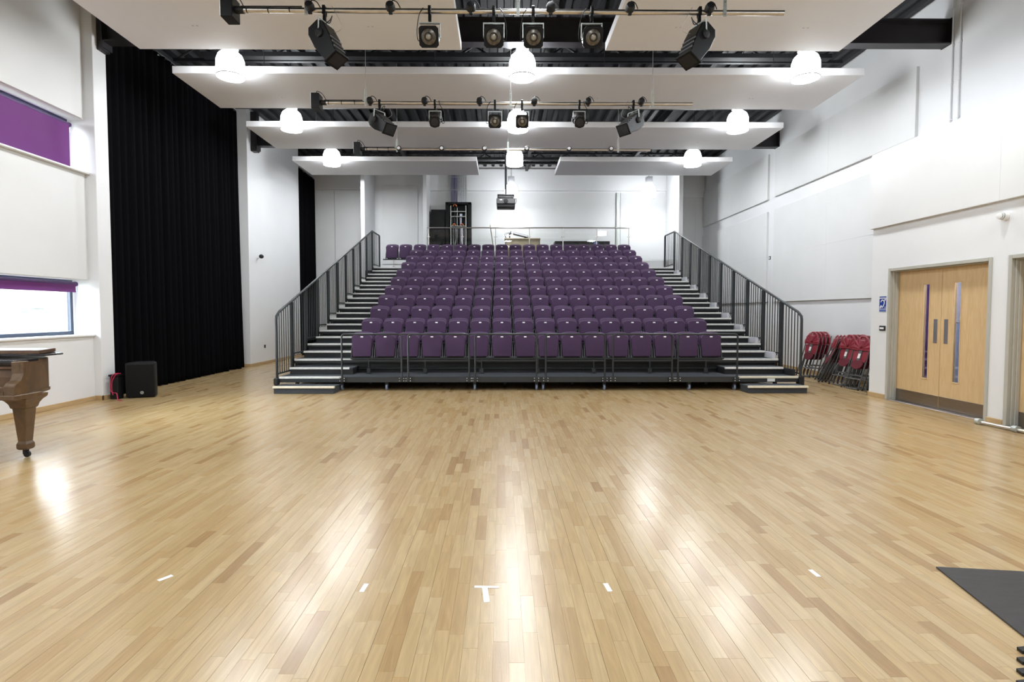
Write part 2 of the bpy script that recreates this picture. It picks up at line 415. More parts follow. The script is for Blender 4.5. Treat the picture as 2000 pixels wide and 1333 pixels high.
def strip_window(name, z0, z1, label):
    w = thing(name, label, None, (-7.0, 6.7, z0), kind='structure')
    h = z1 - z0; y0, y1 = -2.3, 2.23
    MB().box(-0.06, 0.0, y0, y1, 0, 0.06).box(-0.06, 0.0, y0, y1, h - 0.05, h).box(-0.06, 0.0, y0, y0 + 0.05, 0.06, h - 0.05).box(-0.06, 0.0, y1 - 0.055, y1, 0.06, h - 0.05).box(-0.06, 0.0, -0.03, 0.03, 0.06, h - 0.05).build('window_frame', 'alu_frame', w, bevel=0.006)
    for a, c in ((y0 + 0.05, -0.03), (0.03, y1 - 0.055)):
        MB().box(-0.034, -0.028, a, c, 0.06, h - 0.05).build('window_pane', 'glass', w)
    MB().box(0.0, 0.33, y0, y1 + 0.02, -0.025, 0.005).build('window_sill', 'sill', w, bevel=0.006)
    return w
strip_window('window_1', 3.70, 4.55, 'high strip window behind a lowered purple blind')
strip_window('window_2', 1.08, 1.97, 'low strip window with its blind rolled up')

# ---- right wall with fabric panels; entrance lining with doors; lobby behind
WR = MB()
WR.box(XR, 7.65, 9.37, 20.2, 0, ROOF + 0.09)
WR.box(XR, 7.65, -4.0, 9.37, 4.13, ROOF + 0.09)
wall_right = struct('wall_right', WR, 'wall', 'white right wall lined with off-white panels')
PT = 0.055
def rpan(y0, y1, z0, z1): MB().box(XR - PT, XR, y0, y1, z0, z1).build('wall_panel', 'panel', wall_right, bevel=0.003)
for y0, y1 in ((9.74, 12.32), (12.321, 14.72)):
    rpan(y0, y1, 4.56, 5.80)
    rpan(y0, y1, 2.991, 4.22); rpan(y0, y1, 1.73, 2.99)
for y0, y1 in ((15.1, 17.52), (17.521, 19.95)):
    rpan(y0, y1, 4.55, 5.80)
    rpan(y0, y1, 2.991, 4.22); rpan(y0, y1, 1.73, 2.99)
for y in (9.02, 8.87):
    c = MB().cyl((XR - 0.022, y, 4.14), (XR - 0.022, y, ROOF), 0.012, 8)
    for z in (4.6, 5.2, 5.8, 6.4): c.box(XR - 0.04, XR, y - 0.02, y + 0.02, z, z + 0.02)
    c.build('conduit', 'wall', wall_right)
# entrance lining (thick lower wall that stands proud into the room)
D1, D2 = (7.06, 8.96), (4.95, 6.83)
WE = MB()
WE.box(XE, 6.62, 8.96, 9.37, 0, 4.0).box(XE, 6.62, D2[1], D1[0], 0, 4.0).box(XE, 6.62, -4.0, D2[0], 0, 4.0)
WE.box(XE, 6.62, D1[0], D1[1], 2.17, 4.0).box(XE, 6.62, D2[0], D2[1], 2.17, 4.0)
WE.box(XE, 7.66, -4.0, 9.37, 4.0, 4.13).box(6.62, 8.45, 9.27, 9.37, 0, 4.0)
wall_ent = struct('wall_entrance', WE, 'wall', 'white projecting wall with the wooden double doors')
for y0, y1 in ((3.6, 6.936), (6.937, 9.37)):
    MB().box(XE - 0.06, XE, y0, y1, 2.87, 4.13).build('wall_panel', 'panel', wall_ent, bevel=0.003)
struct('baseboard_right', MB().box(XE - 0.02, XE, D1[1], 9.39, 0, 0.075).box(XE - 0.02, 7.4, 9.37, 9.39, 0, 0.075).box(XE - 0.02, XE, D2[1], D1[0], 0, 0.075).box(XR - 0.02, XR, 9.39, 20.0, 0, 0.075), 'oak_trim', 'thin oak skirting along the right wall', bevel=0.003)
struct('wall_lobby', MB().box(8.4, 8.5, 3.5, 9.37, 0, 4.0).box(6.62, 8.45, 3.4, 3.5, 0, 4.0).box(7.6, 8.5, 3.4, 9.37, 4.0, 4.13), 'wall', 'pale lobby walls behind the double doors')
struct('wall_lobby_end', MB().box(6.62, 7.52, 9.24, 9.27, 0, 3.2), 'purple_wall', 'purple lobby wall seen through the door glass')
rs = thing('roller_shutter', 'pale ribbed roller shutter seen through the right door glass', 'shutter', (7.96, 9.25, 0))
for i in range(26): MB().box(-0.40, 0.40, -0.03, -0.012, 1.28 + i * 0.031, 1.306 + i * 0.031).build('slat', 'shutter', rs)
MB().box(-0.41, 0.41, -0.05, 0.0, 2.08, 2.22).build('shutter_box', 'roller', rs, bevel=0.005)
MB().box(-0.41, 0.41, -0.012, -0.002, 1.27, 2.08).build('shutter_backing', 'roller', rs)
MB().box(-0.41, 0.41, -0.06, 0.0, 0.0, 1.26).build('counter_front', 'counter', rs, bevel=0.004)

def double_door(name, y0, y1, label):
    d = thing(name, label, None, (XE, (y0 + y1) / 2, 0), kind='structure')
    h = (y1 - y0) / 2; fr = 0.05
    FR = MB()
    for s in (-1, 1):
        a, c = sorted((s * h, s * (h - fr)))
        FR.box(-0.015, 0.20, a, c, 0, 2.17)
        a, c = sorted((s * (h - fr), s * (h - fr - 0.02)))
        FR.box(0.03, 0.115, a, c, 0, 2.12)
        a, c = sorted((s * (h - fr - 0.02), s * (h - fr - 0.035)))
        FR.box(0.065, 0.115, a, c, 0, 2.105)
    FR.box(-0.015, 0.20, -h + fr, h - fr, 2.12, 2.17).box(0.03, 0.115, -h + fr + 0.02, h - fr - 0.02, 2.105, 2.12)
    FR.build('door_frame', 'frame_grey', d, bevel=0.004)
    MB().box(-0.01, 0.16, -h + fr, h - fr, 0.0, 0.008).build('threshold', 'steel', d, bevel=0.002)
    hw = h - fr - 0.002
    for s in (-1, 1):
        a0, a1 = sorted((s * 0.003, s * hw))
        g0, g1 = sorted((s * 0.215, s * 0.355)) if s < 0 else sorted((s * 0.215, s * 0.355))
        x0, x1 = 0.118, 0.162
        leaf = MB().box(x0, x1, a0, g0, 0.012, 2.117).box(x0, x1, g1, a1, 0.012, 2.117).box(x0, x1, g0, g1, 0.012, 0.42).box(x0, x1, g0, g1, 1.89, 2.117).build('door_leaf', 'oak_door', d)
        bd = 0.016
        MB().box(x0 - 0.006, x0 + 0.01, g0, g0 + bd, 0.42, 1.89).box(x0 - 0.006, x0 + 0.01, g1 - bd, g1, 0.42, 1.89).box(x0 - 0.006, x0 + 0.01, g0 + bd, g1 - bd, 0.42, 0.42 + bd).box(x0 - 0.006, x0 + 0.01, g0 + bd, g1 - bd, 1.89 - bd, 1.89).build('glazing_bead', 'oak_door', leaf, bevel=0.003)
        MB().box(x0 + 0.018, x0 + 0.024, g0, g1, 0.42, 1.89).build('vision_panel', 'glass_door', leaf)
        p0, p1 = sorted((s * 0.062, s * 0.132))
        MB().box(x0 - 0.004, x0, p0, p1, 0.985, 1.345).build('push_plate', 'plate', leaf, bevel=0.001)
        MB().box(x0 - 0.004, x0, a0 + 0.004, a1 - 0.004, 0.014, 0.195).build('kick_plate', 'kick', leaf, bevel=0.001)
    return d
double_door('door_1', *D1, 'oak double doors with two narrow glass slots and grey frame')
double_door('door_2', *D2, 'oak door at the right edge of the picture')

# ---- back wall and the fins in front of it
wall_back = struct('wall_back', MB().box(-7.25, 7.65, YB, YB + 0.2, 0, ROOF + 0.09), 'wall', 'white back wall behind the raked seating')
def bpan(x0, x1, z0, z1, t=0.05): MB().box(x0, x1, YB - t, YB, z0, z1).build('wall_panel', 'panel', wall_back, bevel=0.006)
bpan(-6.07, -4.82, 0.5, 5.86); bpan(-6.95, -6.09, 0.5, 5.86, 0.03)
bpan(-4.36, -3.06, 3.2, 6.05, 0.03)
bpan(-2.05, 4.12, 3.0, 5.80); bpan(4.34, 5.95, 3.0, 5.80, 0.02)
bpan(6.18, 7.1, 0.5, 5.55, 0.03)
MB().box(-2.6, 6.0, YB - 0.09, YB, 5.86, 6.64).build('wall_header', 'wall', wall_back, bevel=0.006)
MB().box(-6.95, -4.76, YB - 0.09, YB, 5.9, 6.64).build('wall_header', 'wall', wall_back, bevel=0.006)
MB().box(6.14, 7.39, YB - 0.09, YB, 5.62, 6.64).build('wall_header', 'wall', wall_back, bevel=0.006)
cn = MB().box(4.17, 4.26, YB - 0.04, YB - 0.0, 3.24, 5.80).cyl((4.20, YB - 0.06, 3.24), (4.20, YB - 0.06, 5.8), 0.014)
cn.build('conduit', 'galv', wall_back)
struct('wall_fin_right', MB().box(6.0, 6.14, 18.5, YB, 0, 6.66), 'wall', 'white fin wall right of the control platform', bevel=0.005)
struct('wall_fin_left', MB().box(-4.76, -4.625, 18.5, YB, 0, 6.66), 'wall', 'white fin wall left of the control platform', bevel=0.005)
struct('wall_fin_inner', MB().box(-2.73, -2.6, 19.0, YB, 0, 6.66), 'wall', 'narrow white fin wall beside the equipment rack', bevel=0.005)
struct('floor_platform', MB().box(-2.58, 5.98, 18.55, YB - 0.1, 2.6, 3.225), 'white', 'white raised control platform behind the top row', bevel=0.01)
MB().box(-2.55, 5.95, 18.62, YB - 0.1, 3.225, 3.24).build('platform_carpet', 'deck', bpy.data.objects['floor_platform'])
MB().box(-4.62, 5.98, 18.5, 18.54, 0.0, 2.86).build('platform_front', 'riser', bpy.data.objects['floor_platform'])
struct('wall_front', MB().box(-7.25, 8.5, -4.2, -4.0, 0, ROOF + 0.09), 'wall', 'white wall behind the camera')

# ---- roof: black deck, ribs, beams, trusses
ceiling = struct('ceiling', MB().box(-7.25, 8.5, -4.2, 20.2, ROOF + 0.08, ROOF + 0.3), 'black', 'black ribbed roof deck above the white rafts')
rib_me = MB().prism([(-0.075, 0.09), (-0.05, 0.0), (0.05, 0.0), (0.075, 0.09)], 'y', 0, 17.0).mesh('deck_rib', 'rib')
for i in range(50): put('deck_rib', rib_me, ceiling, (-7.05 + i * 0.293, 3.0, ROOF))
def ibeam(mb, y, z0, h, w, x0, x1):
    mb.box(x0, x1, y - w / 2, y + w / 2, z0, z0 + 0.022).box(x0, x1, y - w / 2, y + w / 2, z0 + h - 0.022, z0 + h).box(x0, x1, y - 0.009, y + 0.009, z0 + 0.022, z0 + h - 0.022)
for y, lab in ((9.15, 'near black steel roof beam crossing above the first rafts'), (14.72, 'far black steel roof beam crossing above the third raft')):
    bmb = MB(); ibeam(bmb, y, 5.86, 0.40, 0.20, -6.60, XR)
    bo = tag(bmb.build('roof_beam', 'steel_black'), lab, 'beam', kind='structure')
    MB().box(-6.72, -6.50, y - 0.10, y + 0.10, 5.72, ROOF).build('end_bracket', 'steel_black', bo, bevel=0.01)
    MB().box(-6.50, -6.48, y - 0.12, y + 0.12, 5.76, 6.28).build('end_plate', 'steel_black', bo)
    MB().box(XR - 0.02, XR, y - 0.12, y + 0.12, 5.86, 6.28).build('end_plate', 'steel_black', bo)
TR_LAB = {7.9: 'black lattice roof truss nearest the camera', 10.95: 'black lattice roof truss above the second raft', 13.4: 'black lattice roof truss above the third raft', 16.3: 'black lattice roof truss over the rear rafts', 18.3: 'black lattice roof truss furthest from the camera'}
for y, lab in TR_LAB.items():
    t = thing('roof_truss', lab, 'truss', (0.0, y, 6.38), kind='structure')
    MB().box(-6.45, 6.75, -0.035, 0.035, 0.0, 0.06).build('bottom_chord', 'rib', t)
    MB().box(-6.45, 6.75, -0.035, 0.035, 0.32, 0.37).build('top_chord', 'rib', t)
    dg = MB().tube([(0, 0, 0.05), (0.45, 0, 0.33)], 0.02, 6).mesh('web_member', 'rib')
    dg2 = MB().tube([(0, 0, 0.33), (0.45, 0, 0.05)], 0.02, 6).mesh('web_member', 'rib')
    for i in range(29): put('web_member', dg if i % 2 == 0 else dg2, t, (-6.4 + i * 0.45, 0, 0))
for i, (x, lab) in enumerate(((-3.2, 'black roof purlin running lengthwise, left of centre'), (0.9, 'black roof purlin running lengthwise, above the centre gap'), (4.4, 'black roof purlin running lengthwise, right of centre'))):
    p = MB().box(x - 0.05, x + 0.05, 3.0, 20.0, 6.56, 6.75); tag(p.build('roof_purlin', 'rib'), lab, 'beam', kind='structure')
# service tray and thin drop rods seen in the gaps
for y, lab in ((10.35, 'dark cable tray under the roof deck above the second raft'), (17.2, 'dark cable tray under the roof deck near the back wall')):
    tag(MB().box(-5.6, 6.2, y, y + 0.16, 6.22, 6.24).box(-5.6, 6.2, y, y + 0.01, 6.24, 6.30).build('cable_tray', 'black'), lab, 'cable tray', kind='structure')

# ---- outside, seen through the low window
eb = thing('outside_building', 'sunlit white building seen through the low window', 'building', (-26, 24, 0))
MB().box(-3, 0, -26, 20, 1.7, 7.0).build('upper_wall', 'ext_white', eb)
MB().box(-3, -1.2, -26, 20, -0.4, 1.7).build('ground_wall', 'ext_white', eb)
for i in range(11):
    y = -24 + i * 4
    MB().box(-0.5, -0.1, y, y + 0.35, -0.4, 1.7).build('column', 'ext_white', eb)
    MB().box(-1.22, -1.17, y + 0.7, y + 3.4, 0.2, 1.5).build('window_pane', 'ext_glass', eb)
MB().box(-60, -7.3, -30, 70, -0.8, -0.4).build('outside_ground', 'ext_ground', None)
tag(bpy.data.objects['outside_ground'], 'pale paving outside the low window', None, kind='structure')

# ================================================================== RAFTS, LAMPS, LIGHTING BARS
RZ = 5.62
RAFTS = [(-5.74, -0.64, 6.90, 8.83, 'white ceiling raft at top left, nearest the camera'),
         (1.65, 5.40, 6.90, 8.83, 'white ceiling raft at top right, nearest the camera'),
         (-5.75, 6.39, 9.69, 11.32, 'wide white ceiling raft, nearer of the two full-width ones'),
         (-5.75, 6.38, 12.42, 14.08, 'wide white ceiling raft, farther of the two full-width ones'),
         (-5.77, -0.69, 15.18, 16.72, 'small white ceiling raft at far left over the stair rail'),
         (1.61, 6.40, 15.18, 16.72, 'small white ceiling raft at far right over the stair rail')]
for x0, x1, y0, y1, lab in RAFTS:
    cx_, cy_ = (x0 + x1) / 2, (y0 + y1) / 2
    t = thing('ceiling_raft', lab, 'ceiling raft', (cx_, cy_, RZ), group='suspended ceiling rafts')
    hx, hy = (x1 - x0) / 2, (y1 - y0) / 2
    MB().box(-hx, hx, -hy, hy, 0, 0.125).build('raft_board', 'raft', t, bevel=0.006)
    nfx = 4 if hx > 4 else 2
    fx = MB().box(-0.0125, 0.0125, -0.012, 0.012, -0.004, 0).mesh('fixing', 'gear')
    wm = MB().cyl((0, 0, 0.12), (0, 0, 1.15), 0.006, 6).mesh('suspension_rod', 'rib')
    for i in range(nfx):
        xx = -hx + (i + 0.5) * 2 * hx / nfx
        put('fixing', fx, t, (xx - 0.032, 0.25, 0)); put('fixing', fx, t, (xx + 0.032, 0.25, 0)); put('suspension_rod', wm, t, (xx, -hy + 0.2, 0)); put('suspension_rod', wm, t, (xx, hy - 0.2, 0))

def dome_prof():
    return [(0.06, 0.43), (0.13, 0.41), (0.19, 0.355), (0.223, 0.26), (0.228, 0.12), (0.222, 0.0)]
lamp = thing('high_bay_lamp', 'x', 'pendant lamp')
MB().lathe(dome_prof(), 20).build('lamp_dome', 'lamp_glow', lamp, smooth=True)
MB().lathe([(0.216, -0.001), (0.216, -0.004)], 20).build('lamp_mouth', 'lamp_down', lamp)
MB().lathe([(0.223, 0.012), (0.232, 0.012), (0.232, -0.006), (0.223, -0.006)], 20, ring=True).build('dome_ring', 'gear', lamp, smooth=True)
MB().box(-0.105, 0.105, -0.10, 0.10, 0.46, 0.68).build('gear_box', 'gear', lamp, bevel=0.015)
MB().cyl((0, 0, 0.42), (0, 0, 0.47), 0.06, 14).build('neck', 'gear', lamp)
MB().cyl((0, 0, 0.68), (0, 0, 1.53), 0.008, 6).build('hanging_rod', 'rib', lamp)
remember(lamp)
LAMPS = []
for r_, (y, rw) in enumerate(((9.44, 'nearest row'), (12.12, 'second row'), (14.95, 'third row'))):
    for c_, (x, cw) in enumerate(((-4.61, 'left'), (0.352, 'centre'), (5.205, 'right'))):
        LAMPS.append((x, y, 5.45, f'glowing white high-bay lamp, {cw} one of the {rw}'))
LAMPS += [(0.323, 18.6, 5.36, 'glowing white high-bay lamp behind the projector near the back wall'), (5.0, 18.6, 5.36, 'glowing white high-bay lamp by the right fin wall')]
first = True
for x, y, z, lab in LAMPS:
    if first:
        lamp.location = (x, y, z); tag(lamp, lab, 'pendant lamp', 'hall high-bay lamps'); lt = lamp; first = False
    else:
        lt = dup(lamp, (x, y, z), label=lab, cat='pendant lamp', group='hall high-bay lamps')
    if y < 15:
        s = -1
        MB().tube(smooth_path([(s * 0.10, 0.03, 0.60), (s * 0.20, 0.05, 0.52), (s * 0.33, 0.1, 0.60), (s * 0.40, 0.12, 0.80), (s * 0.46, 0.15, 1.2)], 5), 0.013, 7).build('flex_conduit', 'cable_grey', lt, smooth=True)

# ---- stage lights -------------------------------------------------
def oct_poly(h, c): return [(-h + c, -h), (h - c, -h), (h, -h + c), (h, h - c), (h - c, h), (-h + c, h), (-h, h - c), (-h, -h + c)]
RXm = Matrix.Rotation(R(90), 4, 'X')
def clamp_parts(t, drop, yoke=True, yw=0.12):
    MB().box(-0.018, 0.018, -0.042, 0.042, 0.0305, 0.045).box(-0.018, 0.018, -0.042, -0.0305, -0.042, 0.031).box(-0.018, 0.018, 0.0305, 0.042, -0.042, 0.031).box(-0.018, 0.018, -0.042, 0.042, -0.056, -0.042).box(-0.018, 0.018, -0.018, 0.018, -drop + 0.02, -0.056).build('hook_clamp', 'lamp_black', t, bevel=0.004)
def par_light(loc, lab, s=1.0, tilt=8, cab=1):
    t = thing('fresnel_spotlight', lab, 'stage light', loc, group='stage lights on the bars')
    clamp_parts(t, 0.14)
    y = MB().box(-0.12 * s, 0.12 * s, -0.012, 0.012, -0.15, -0.138)
    for q in (-1, 1): y.box(q * 0.12 * s - 0.005, q * 0.12 * s + 0.005, -0.014, 0.014, -0.31, -0.138)
    y.build('yoke', 'galv', t)
    mt = Matrix.Translation((0, 0, -0.30)) @ Matrix.Rotation(R(tilt), 4, 'X')
    ring = MB()
    ring.prism(oct_poly(0.113 * s, 0.028 * s), 'y', -0.12, -0.105, mt)
    hd = ring.build('lamp_housing_plate', 'lamp_black', t, bevel=0.003)
    MB().lathe([(0.06 * s, -0.20), (0.10 * s, -0.17), (0.105 * s, 0.0), (0.105 * s, 0.105)], 20, mt @ RXm).build('lamp_housing', 'lamp_black', t, smooth=True)
    MB().lathe([(0.086 * s, 0.118), (0.086 * s, 0.124), (0.07 * s, 0.134), (0.045 * s, 0.142), (0.02 * s, 0.147)], 22, mt @ RXm).build('lens', 'lens', hd, smooth=True)
    MB().lathe([(0.088 * s, 0.12), (0.094 * s, 0.12), (0.094 * s, 0.13), (0.088 * s, 0.13)], 22, mt @ RXm, ring=True).build('lens_ring', 'lamp_black', hd)
    MB().lathe([(0.040 * s, 0.143), (0.046 * s, 0.143), (0.046 * s, 0.151), (0.040 * s, 0.151)], 18, mt @ RXm, ring=True).build('lens_ring', 'lamp_black', hd)
    MB().lathe([(0.028 * s, 0.146), (0.026 * s, 0.152), (0.012 * s, 0.158)], 14, mt @ RXm).build('bulb_reflection', 'lens_core', hd, smooth=True)
    MB().tube(smooth_path([(cab * 0.09, 0.05, -0.30), (cab * 0.14, 0.02, -0.33), (cab * 0.15, 0.0, -0.22), (cab * 0.12, -0.03, -0.06), (cab * 0.07, -0.045, 0.01)], 5), 0.005, 6).build('lamp_cable', 'rubber', t, smooth=True)
    return t
def flood_light(loc, lab, yaw, pitch, s=1.0, sd=1):
    t = thing('flood_spotlight', lab, 'stage light', loc, group='stage lights on the bars')
    clamp_parts(t, 0.14)
    mt = Matrix.Translation((0, 0, -0.30 * s)) @ Matrix.Rotation(R(yaw), 4, 'Z') @ Matrix.Rotation(R(pitch), 4, 'Y')
    # body points along +X before rotation: wide rear box, ribbed front hood
    prof = [(-0.16, -0.06), (-0.10, -0.10), (0.05, -0.11), (0.26, -0.075), (0.26, 0.075), (0.05, 0.11), (-0.10, 0.115), (-0.16, 0.07)]
    MB().prism([(a * s, c * s) for a, c in prof], 'y', -0.095 * s, 0.095 * s, mt).build('lamp_housing', 'lamp_black', t, bevel=0.008)
    MB().box(0.255 * s, 0.275 * s, -0.11 * s, 0.11 * s, -0.09 * s, 0.09 * s, mt).build('front_rim', 'lamp_black', t, bevel=0.004)
    MB().box(0.276 * s, 0.279 * s, -0.085 * s, 0.085 * s, -0.065 * s, 0.065 * s, mt).build('front_glass', 'rubber', t)
    for i in range(3): MB().box((0.08 + i * 0.055) * s, (0.10 + i * 0.055) * s, -0.09 * s, 0.09 * s, 0.075 * s, 0.108 * s - i * 0.008 * s, mt).build('cooling_fin', 'bracket', t)
    for q in (-1, 1): MB().lathe([(0.045 * s, 0), (0.045 * s, 0.02), (0.02 * s, 0.03)], 14, mt @ Matrix.Translation((-0.02 * s, q * 0.095 * s, 0.02 * s)) @ Matrix.Rotation(R(-90 * q), 4, 'X')).build('side_knob', 'rubber', t)
    pa = mt @ Vector((-0.02 * s, 0.11 * s, 0.02 * s)); pb = mt @ Vector((-0.02 * s, -0.11 * s, 0.02 * s))
    yk = MB()
    for p in (pa, pb): yk.tube([p, (p.x * 0.9, p.y, -0.135)], 0.009, 6)
    yk.tube([(pa.x * 0.9, pa.y, -0.135), (0, 0, -0.135), (pb.x * 0.9, pb.y, -0.135)], 0.009, 6)
    yk.build('yoke', 'galv', t)
    e = mt @ Vector((-0.14 * s, 0, 0.05 * s))
    MB().tube(smooth_path([e, (e.x * 1.0 + sd * 0.09, 0.02, -0.10), (sd * 0.07, 0.06, -0.03), (sd * 0.04, 0.05, -0.12), (sd * -0.03, 0.06, -0.06), (sd * -0.03, 0.055, 0.03)], 5), 0.006, 6).build('lamp_cable', 'rubber', t, smooth=True)
    MB().tube(smooth_path([(sd * 0.10, -0.05, 0.025), (sd * 0.17, -0.04, -0.10), (sd * 0.20, 0, -0.20), (sd * 0.12, 0, -0.25), (sd * 0.02, 0, -0.22)], 5), 0.0025, 5).build('safety_wire', 'wire', t)
    return t
def profile_light(loc, lab, yaw=0):
    t = thing('profile_spotlight', lab, 'stage light', loc, group='stage lights on the bars')
    clamp_parts(t, 0.13)
    mt = Matrix.Translation((0, 0.02, -0.27)) @ Matrix.Rotation(R(yaw), 4, 'Z') @ Matrix.Rotation(R(28), 4, 'X')
    MB().lathe([(0.05, -0.30), (0.10, -0.27), (0.11, -0.12), (0.085, -0.08), (0.075, 0.0), (0.075, 0.20), (0.09, 0.21), (0.09, 0.24)], 20, mt @ RXm).build('lamp_housing', 'lamp_black', t, smooth=True)
    MB().lathe([(0.062, 0.238), (0.062, 0.243), (0.03, 0.25)], 18, mt @ RXm).build('lens', 'lens_core', t, smooth=True).data.materials[0] = M['rubber']
    MB().prism(oct_poly(0.082, 0.02), 'y', -0.20, -0.19, mt).build('gel_frame', 'lamp_black', t)
    y = MB().box(-0.10, 0.10, -0.01, 0.01, -0.14, -0.128)
    for q in (-1, 1): y.box(q * 0.10 - 0.005, q * 0.10 + 0.005, -0.012, 0.012, -0.29, -0.13)
    y.build('yoke', 'galv', t)
    for q in (-1, 1): MB().box(min(q * 0.09, q * 0.13), max(q * 0.09, q * 0.13), -0.10, -0.08, -0.31, -0.295).box(q * 0.125 - 0.008, q * 0.125 + 0.008, -0.105, -0.075, -0.335, -0.27).build('wing_knob', 'lamp_black', t)
    MB().tube(smooth_path([(0.06, 0.16, -0.22), (0.14, 0.05, -0.32), (0.16, 0, -0.18), (0.09, -0.05, -0.05), (0.07, -0.05, 0.02)], 5), 0.006, 6).build('lamp_cable', 'rubber', t, smooth=True)
    return t

def lighting_bar(y, z, x0, x1, lab, hang, outlets, white, ztop):
    t = thing('lighting_bar', lab, 'lighting bar', (0, y, z), group='overhead lighting bars')
    MB().cyl((x0, 0, 0), (x1, 0, -0.01), 0.029, 16).build('bar_tube', 'pipe', t, smooth=True)
    MB().cyl((x0 + 0.02, 0, 0.042), (hang[0] - 0.06, 0, 0.042), 0.008, 6).build('feed_cable', 'rubber', t)
    MB().box(x0 - 0.17, x0 - 0.03, -0.10, 0.10, -0.12, 0.13).build('junction_box', 'lamp_black', t, bevel=0.006)
    MB().cyl((x0 - 0.04, 0, 0), (x0 + 0.06, 0, 0), 0.04, 14).build('end_cap', 'rubber', t)
    MB().tube(smooth_path([(x0 - 0.11, 0, 0.13), (x0 - 0.09, 0, 0.19), (x0 + 0.0, 0, 0.14), (x0 + 0.06, 0, 0.04)], 5), 0.006, 6).build('feed_loop', 'rubber', t, smooth=True)
    for i in range(3):
        xx = x0 + 0.10 + i * (hang[0] - x0 - 0.2) / 2.4
        MB().lathe([(0.03, -0.006), (0.036, -0.006), (0.036, 0.006), (0.03, 0.006)], 14, Matrix.Translation((xx, 0, 0.006)) @ Matrix.Rotation(R(90), 4, 'Y'), ring=True).build('cable_tie', 'rubber', t)
    for xh in hang:
        br = MB().box(xh - 0.02, xh + 0.02, -0.036, -0.030, -0.07, 0.15).build('hanger_bracket', 'galv', t, bevel=0.002)
        for zb in (0.09, -0.045): MB().lathe([(0.007, 0), (0.007, 0.006)], 8, Matrix.Translation((xh, -0.036, zb)) @ RXm).build('hanger_bolt', 'steel', br)
        MB().tube([(xh, -0.03, 0.15), (xh, -0.03, 0.19), (xh + 0.005, -0.02, ztop - z)], 0.0045, 6).build('hanger_wire', 'wire', t)
        MB().tube([(xh - 0.012, -0.03, 0.15), (xh - 0.014, -0.03, 0.20), (xh + 0.014, -0.03, 0.20), (xh + 0.012, -0.03, 0.15)], 0.006, 6).build('hanger_shackle', 'galv', t)
    for i, xo in enumerate(outlets):
        if white:
            o = MB().lathe([(0.045, -0.03), (0.055, 0.0), (0.055, 0.03), (0.04, 0.045)], 16, Matrix.Translation((xo, -0.045, 0.0)) @ RXm).build('socket_outlet', 'rubber', t, smooth=True)
            MB().lathe([(0.034, 0.0), (0.034, 0.006), (0.03, 0.008)], 14, Matrix.Translation((xo, -0.088, 0.0)) @ RXm).build('socket_face', 'tag', o)
        else:
            o = MB().lathe([(0.03, -0.04), (0.052, -0.02), (0.056, 0.02), (0.045, 0.055), (0.02, 0.06)], 16, Matrix.Translation((xo, -0.05, 0.008)) @ Matrix.Rotation(R(70), 4, 'X')).build('socket_outlet', 'rubber', t, smooth=True)
            MB().box(xo - 0.022, xo + 0.022, -0.06, -0.03, -0.065, -0.03).build('socket_lid', 'rubber', o, bevel=0.004)
            MB().tube(smooth_path([(xo, -0.04, 0.06), (xo + 0.02, -0.03, 0.10), (xo + 0.07, -0.02, 0.085), (xo + 0.105, 0.0, 0.03)], 5), 0.006, 6).build('socket_cable', 'rubber', t, smooth=True)
    return t
def bx(px, y): return (px - 980) / 1060 * y
Y1, Y2, Y3, BZ = 6.5, 9.3, 11.9, 4.97
lighting_bar(Y1, BZ, bx(480, Y1), bx(1520, Y1), 'galvanised lighting bar nearest the camera, carrying six stage lights', [bx(610, Y1), bx(1011, Y1), bx(1405, Y1)], [bx(p, Y1) for p in (618, 770, 922, 1073, 1223, 1374)], False, 6.8)
lighting_bar(Y2, BZ, bx(637, Y2), bx(1347, Y2), 'middle galvanised lighting bar under the wide raft', [bx(720, Y2), bx(997, Y2), bx(1269, Y2)], [bx(p, Y2) for p in (729, 833, 938, 1042, 1145, 1247)], False, 6.8)
lighting_bar(Y3, BZ, bx(712, Y3), bx(1267, Y3), 'rearmost lighting bar with six round sockets and no lights', [bx(779, Y3), bx(992, Y3), bx(1204, Y3)], [bx(p, Y3) for p in (783, 865, 947, 1028, 1109, 1190)], True, 6.8)
par_light((bx(843, Y1), Y1, BZ), 'square-fronted spotlight alone on the front left raft background', 1.0, 25, -1)
par_light((bx(965, Y1), Y1, BZ), 'square-fronted spotlight left of the centre hanger on the front bar', 1.0, 25, 1)
par_light((bx(1040, Y1), Y1, BZ), 'square-fronted spotlight just right of the front centre hanger', 1.0, 26, -1)
par_light((bx(1152, Y1), Y1, BZ), 'square-fronted spotlight beside the front right raft edge', 1.0, 25, -1)
flood_light((bx(633, Y1) + 0.06, Y1, BZ), 'tilted black flood light at the left of the front bar', -20, 58, 1.12)
flood_light((bx(1358, Y1), Y1, BZ), 'tilted black flood light at the right of the front bar', 205, 58, 1.12, -1)
par_light((bx(967, Y2), Y2, BZ), 'small square-fronted spotlight left of the middle lamp', 0.95, 20, -1)
par_light((bx(1019, Y2), Y2, BZ), 'small square-fronted spotlight in front of the middle lamp', 0.95, 20, -1)
profile_light((bx(852, Y2), Y2, BZ), 'profile spotlight on the left half of the middle bar', 4)
profile_light((bx(1129, Y2), Y2, BZ), 'profile spotlight on the right half of the middle bar', -4)
flood_light((bx(746, Y2), Y2, BZ), 'tilted flood light at the left of the middle bar', -38, 33, 1.1)
flood_light((bx(1233, Y2), Y2, BZ), 'tilted flood light at the right of the middle bar', 218, 33, 1.1, -1)

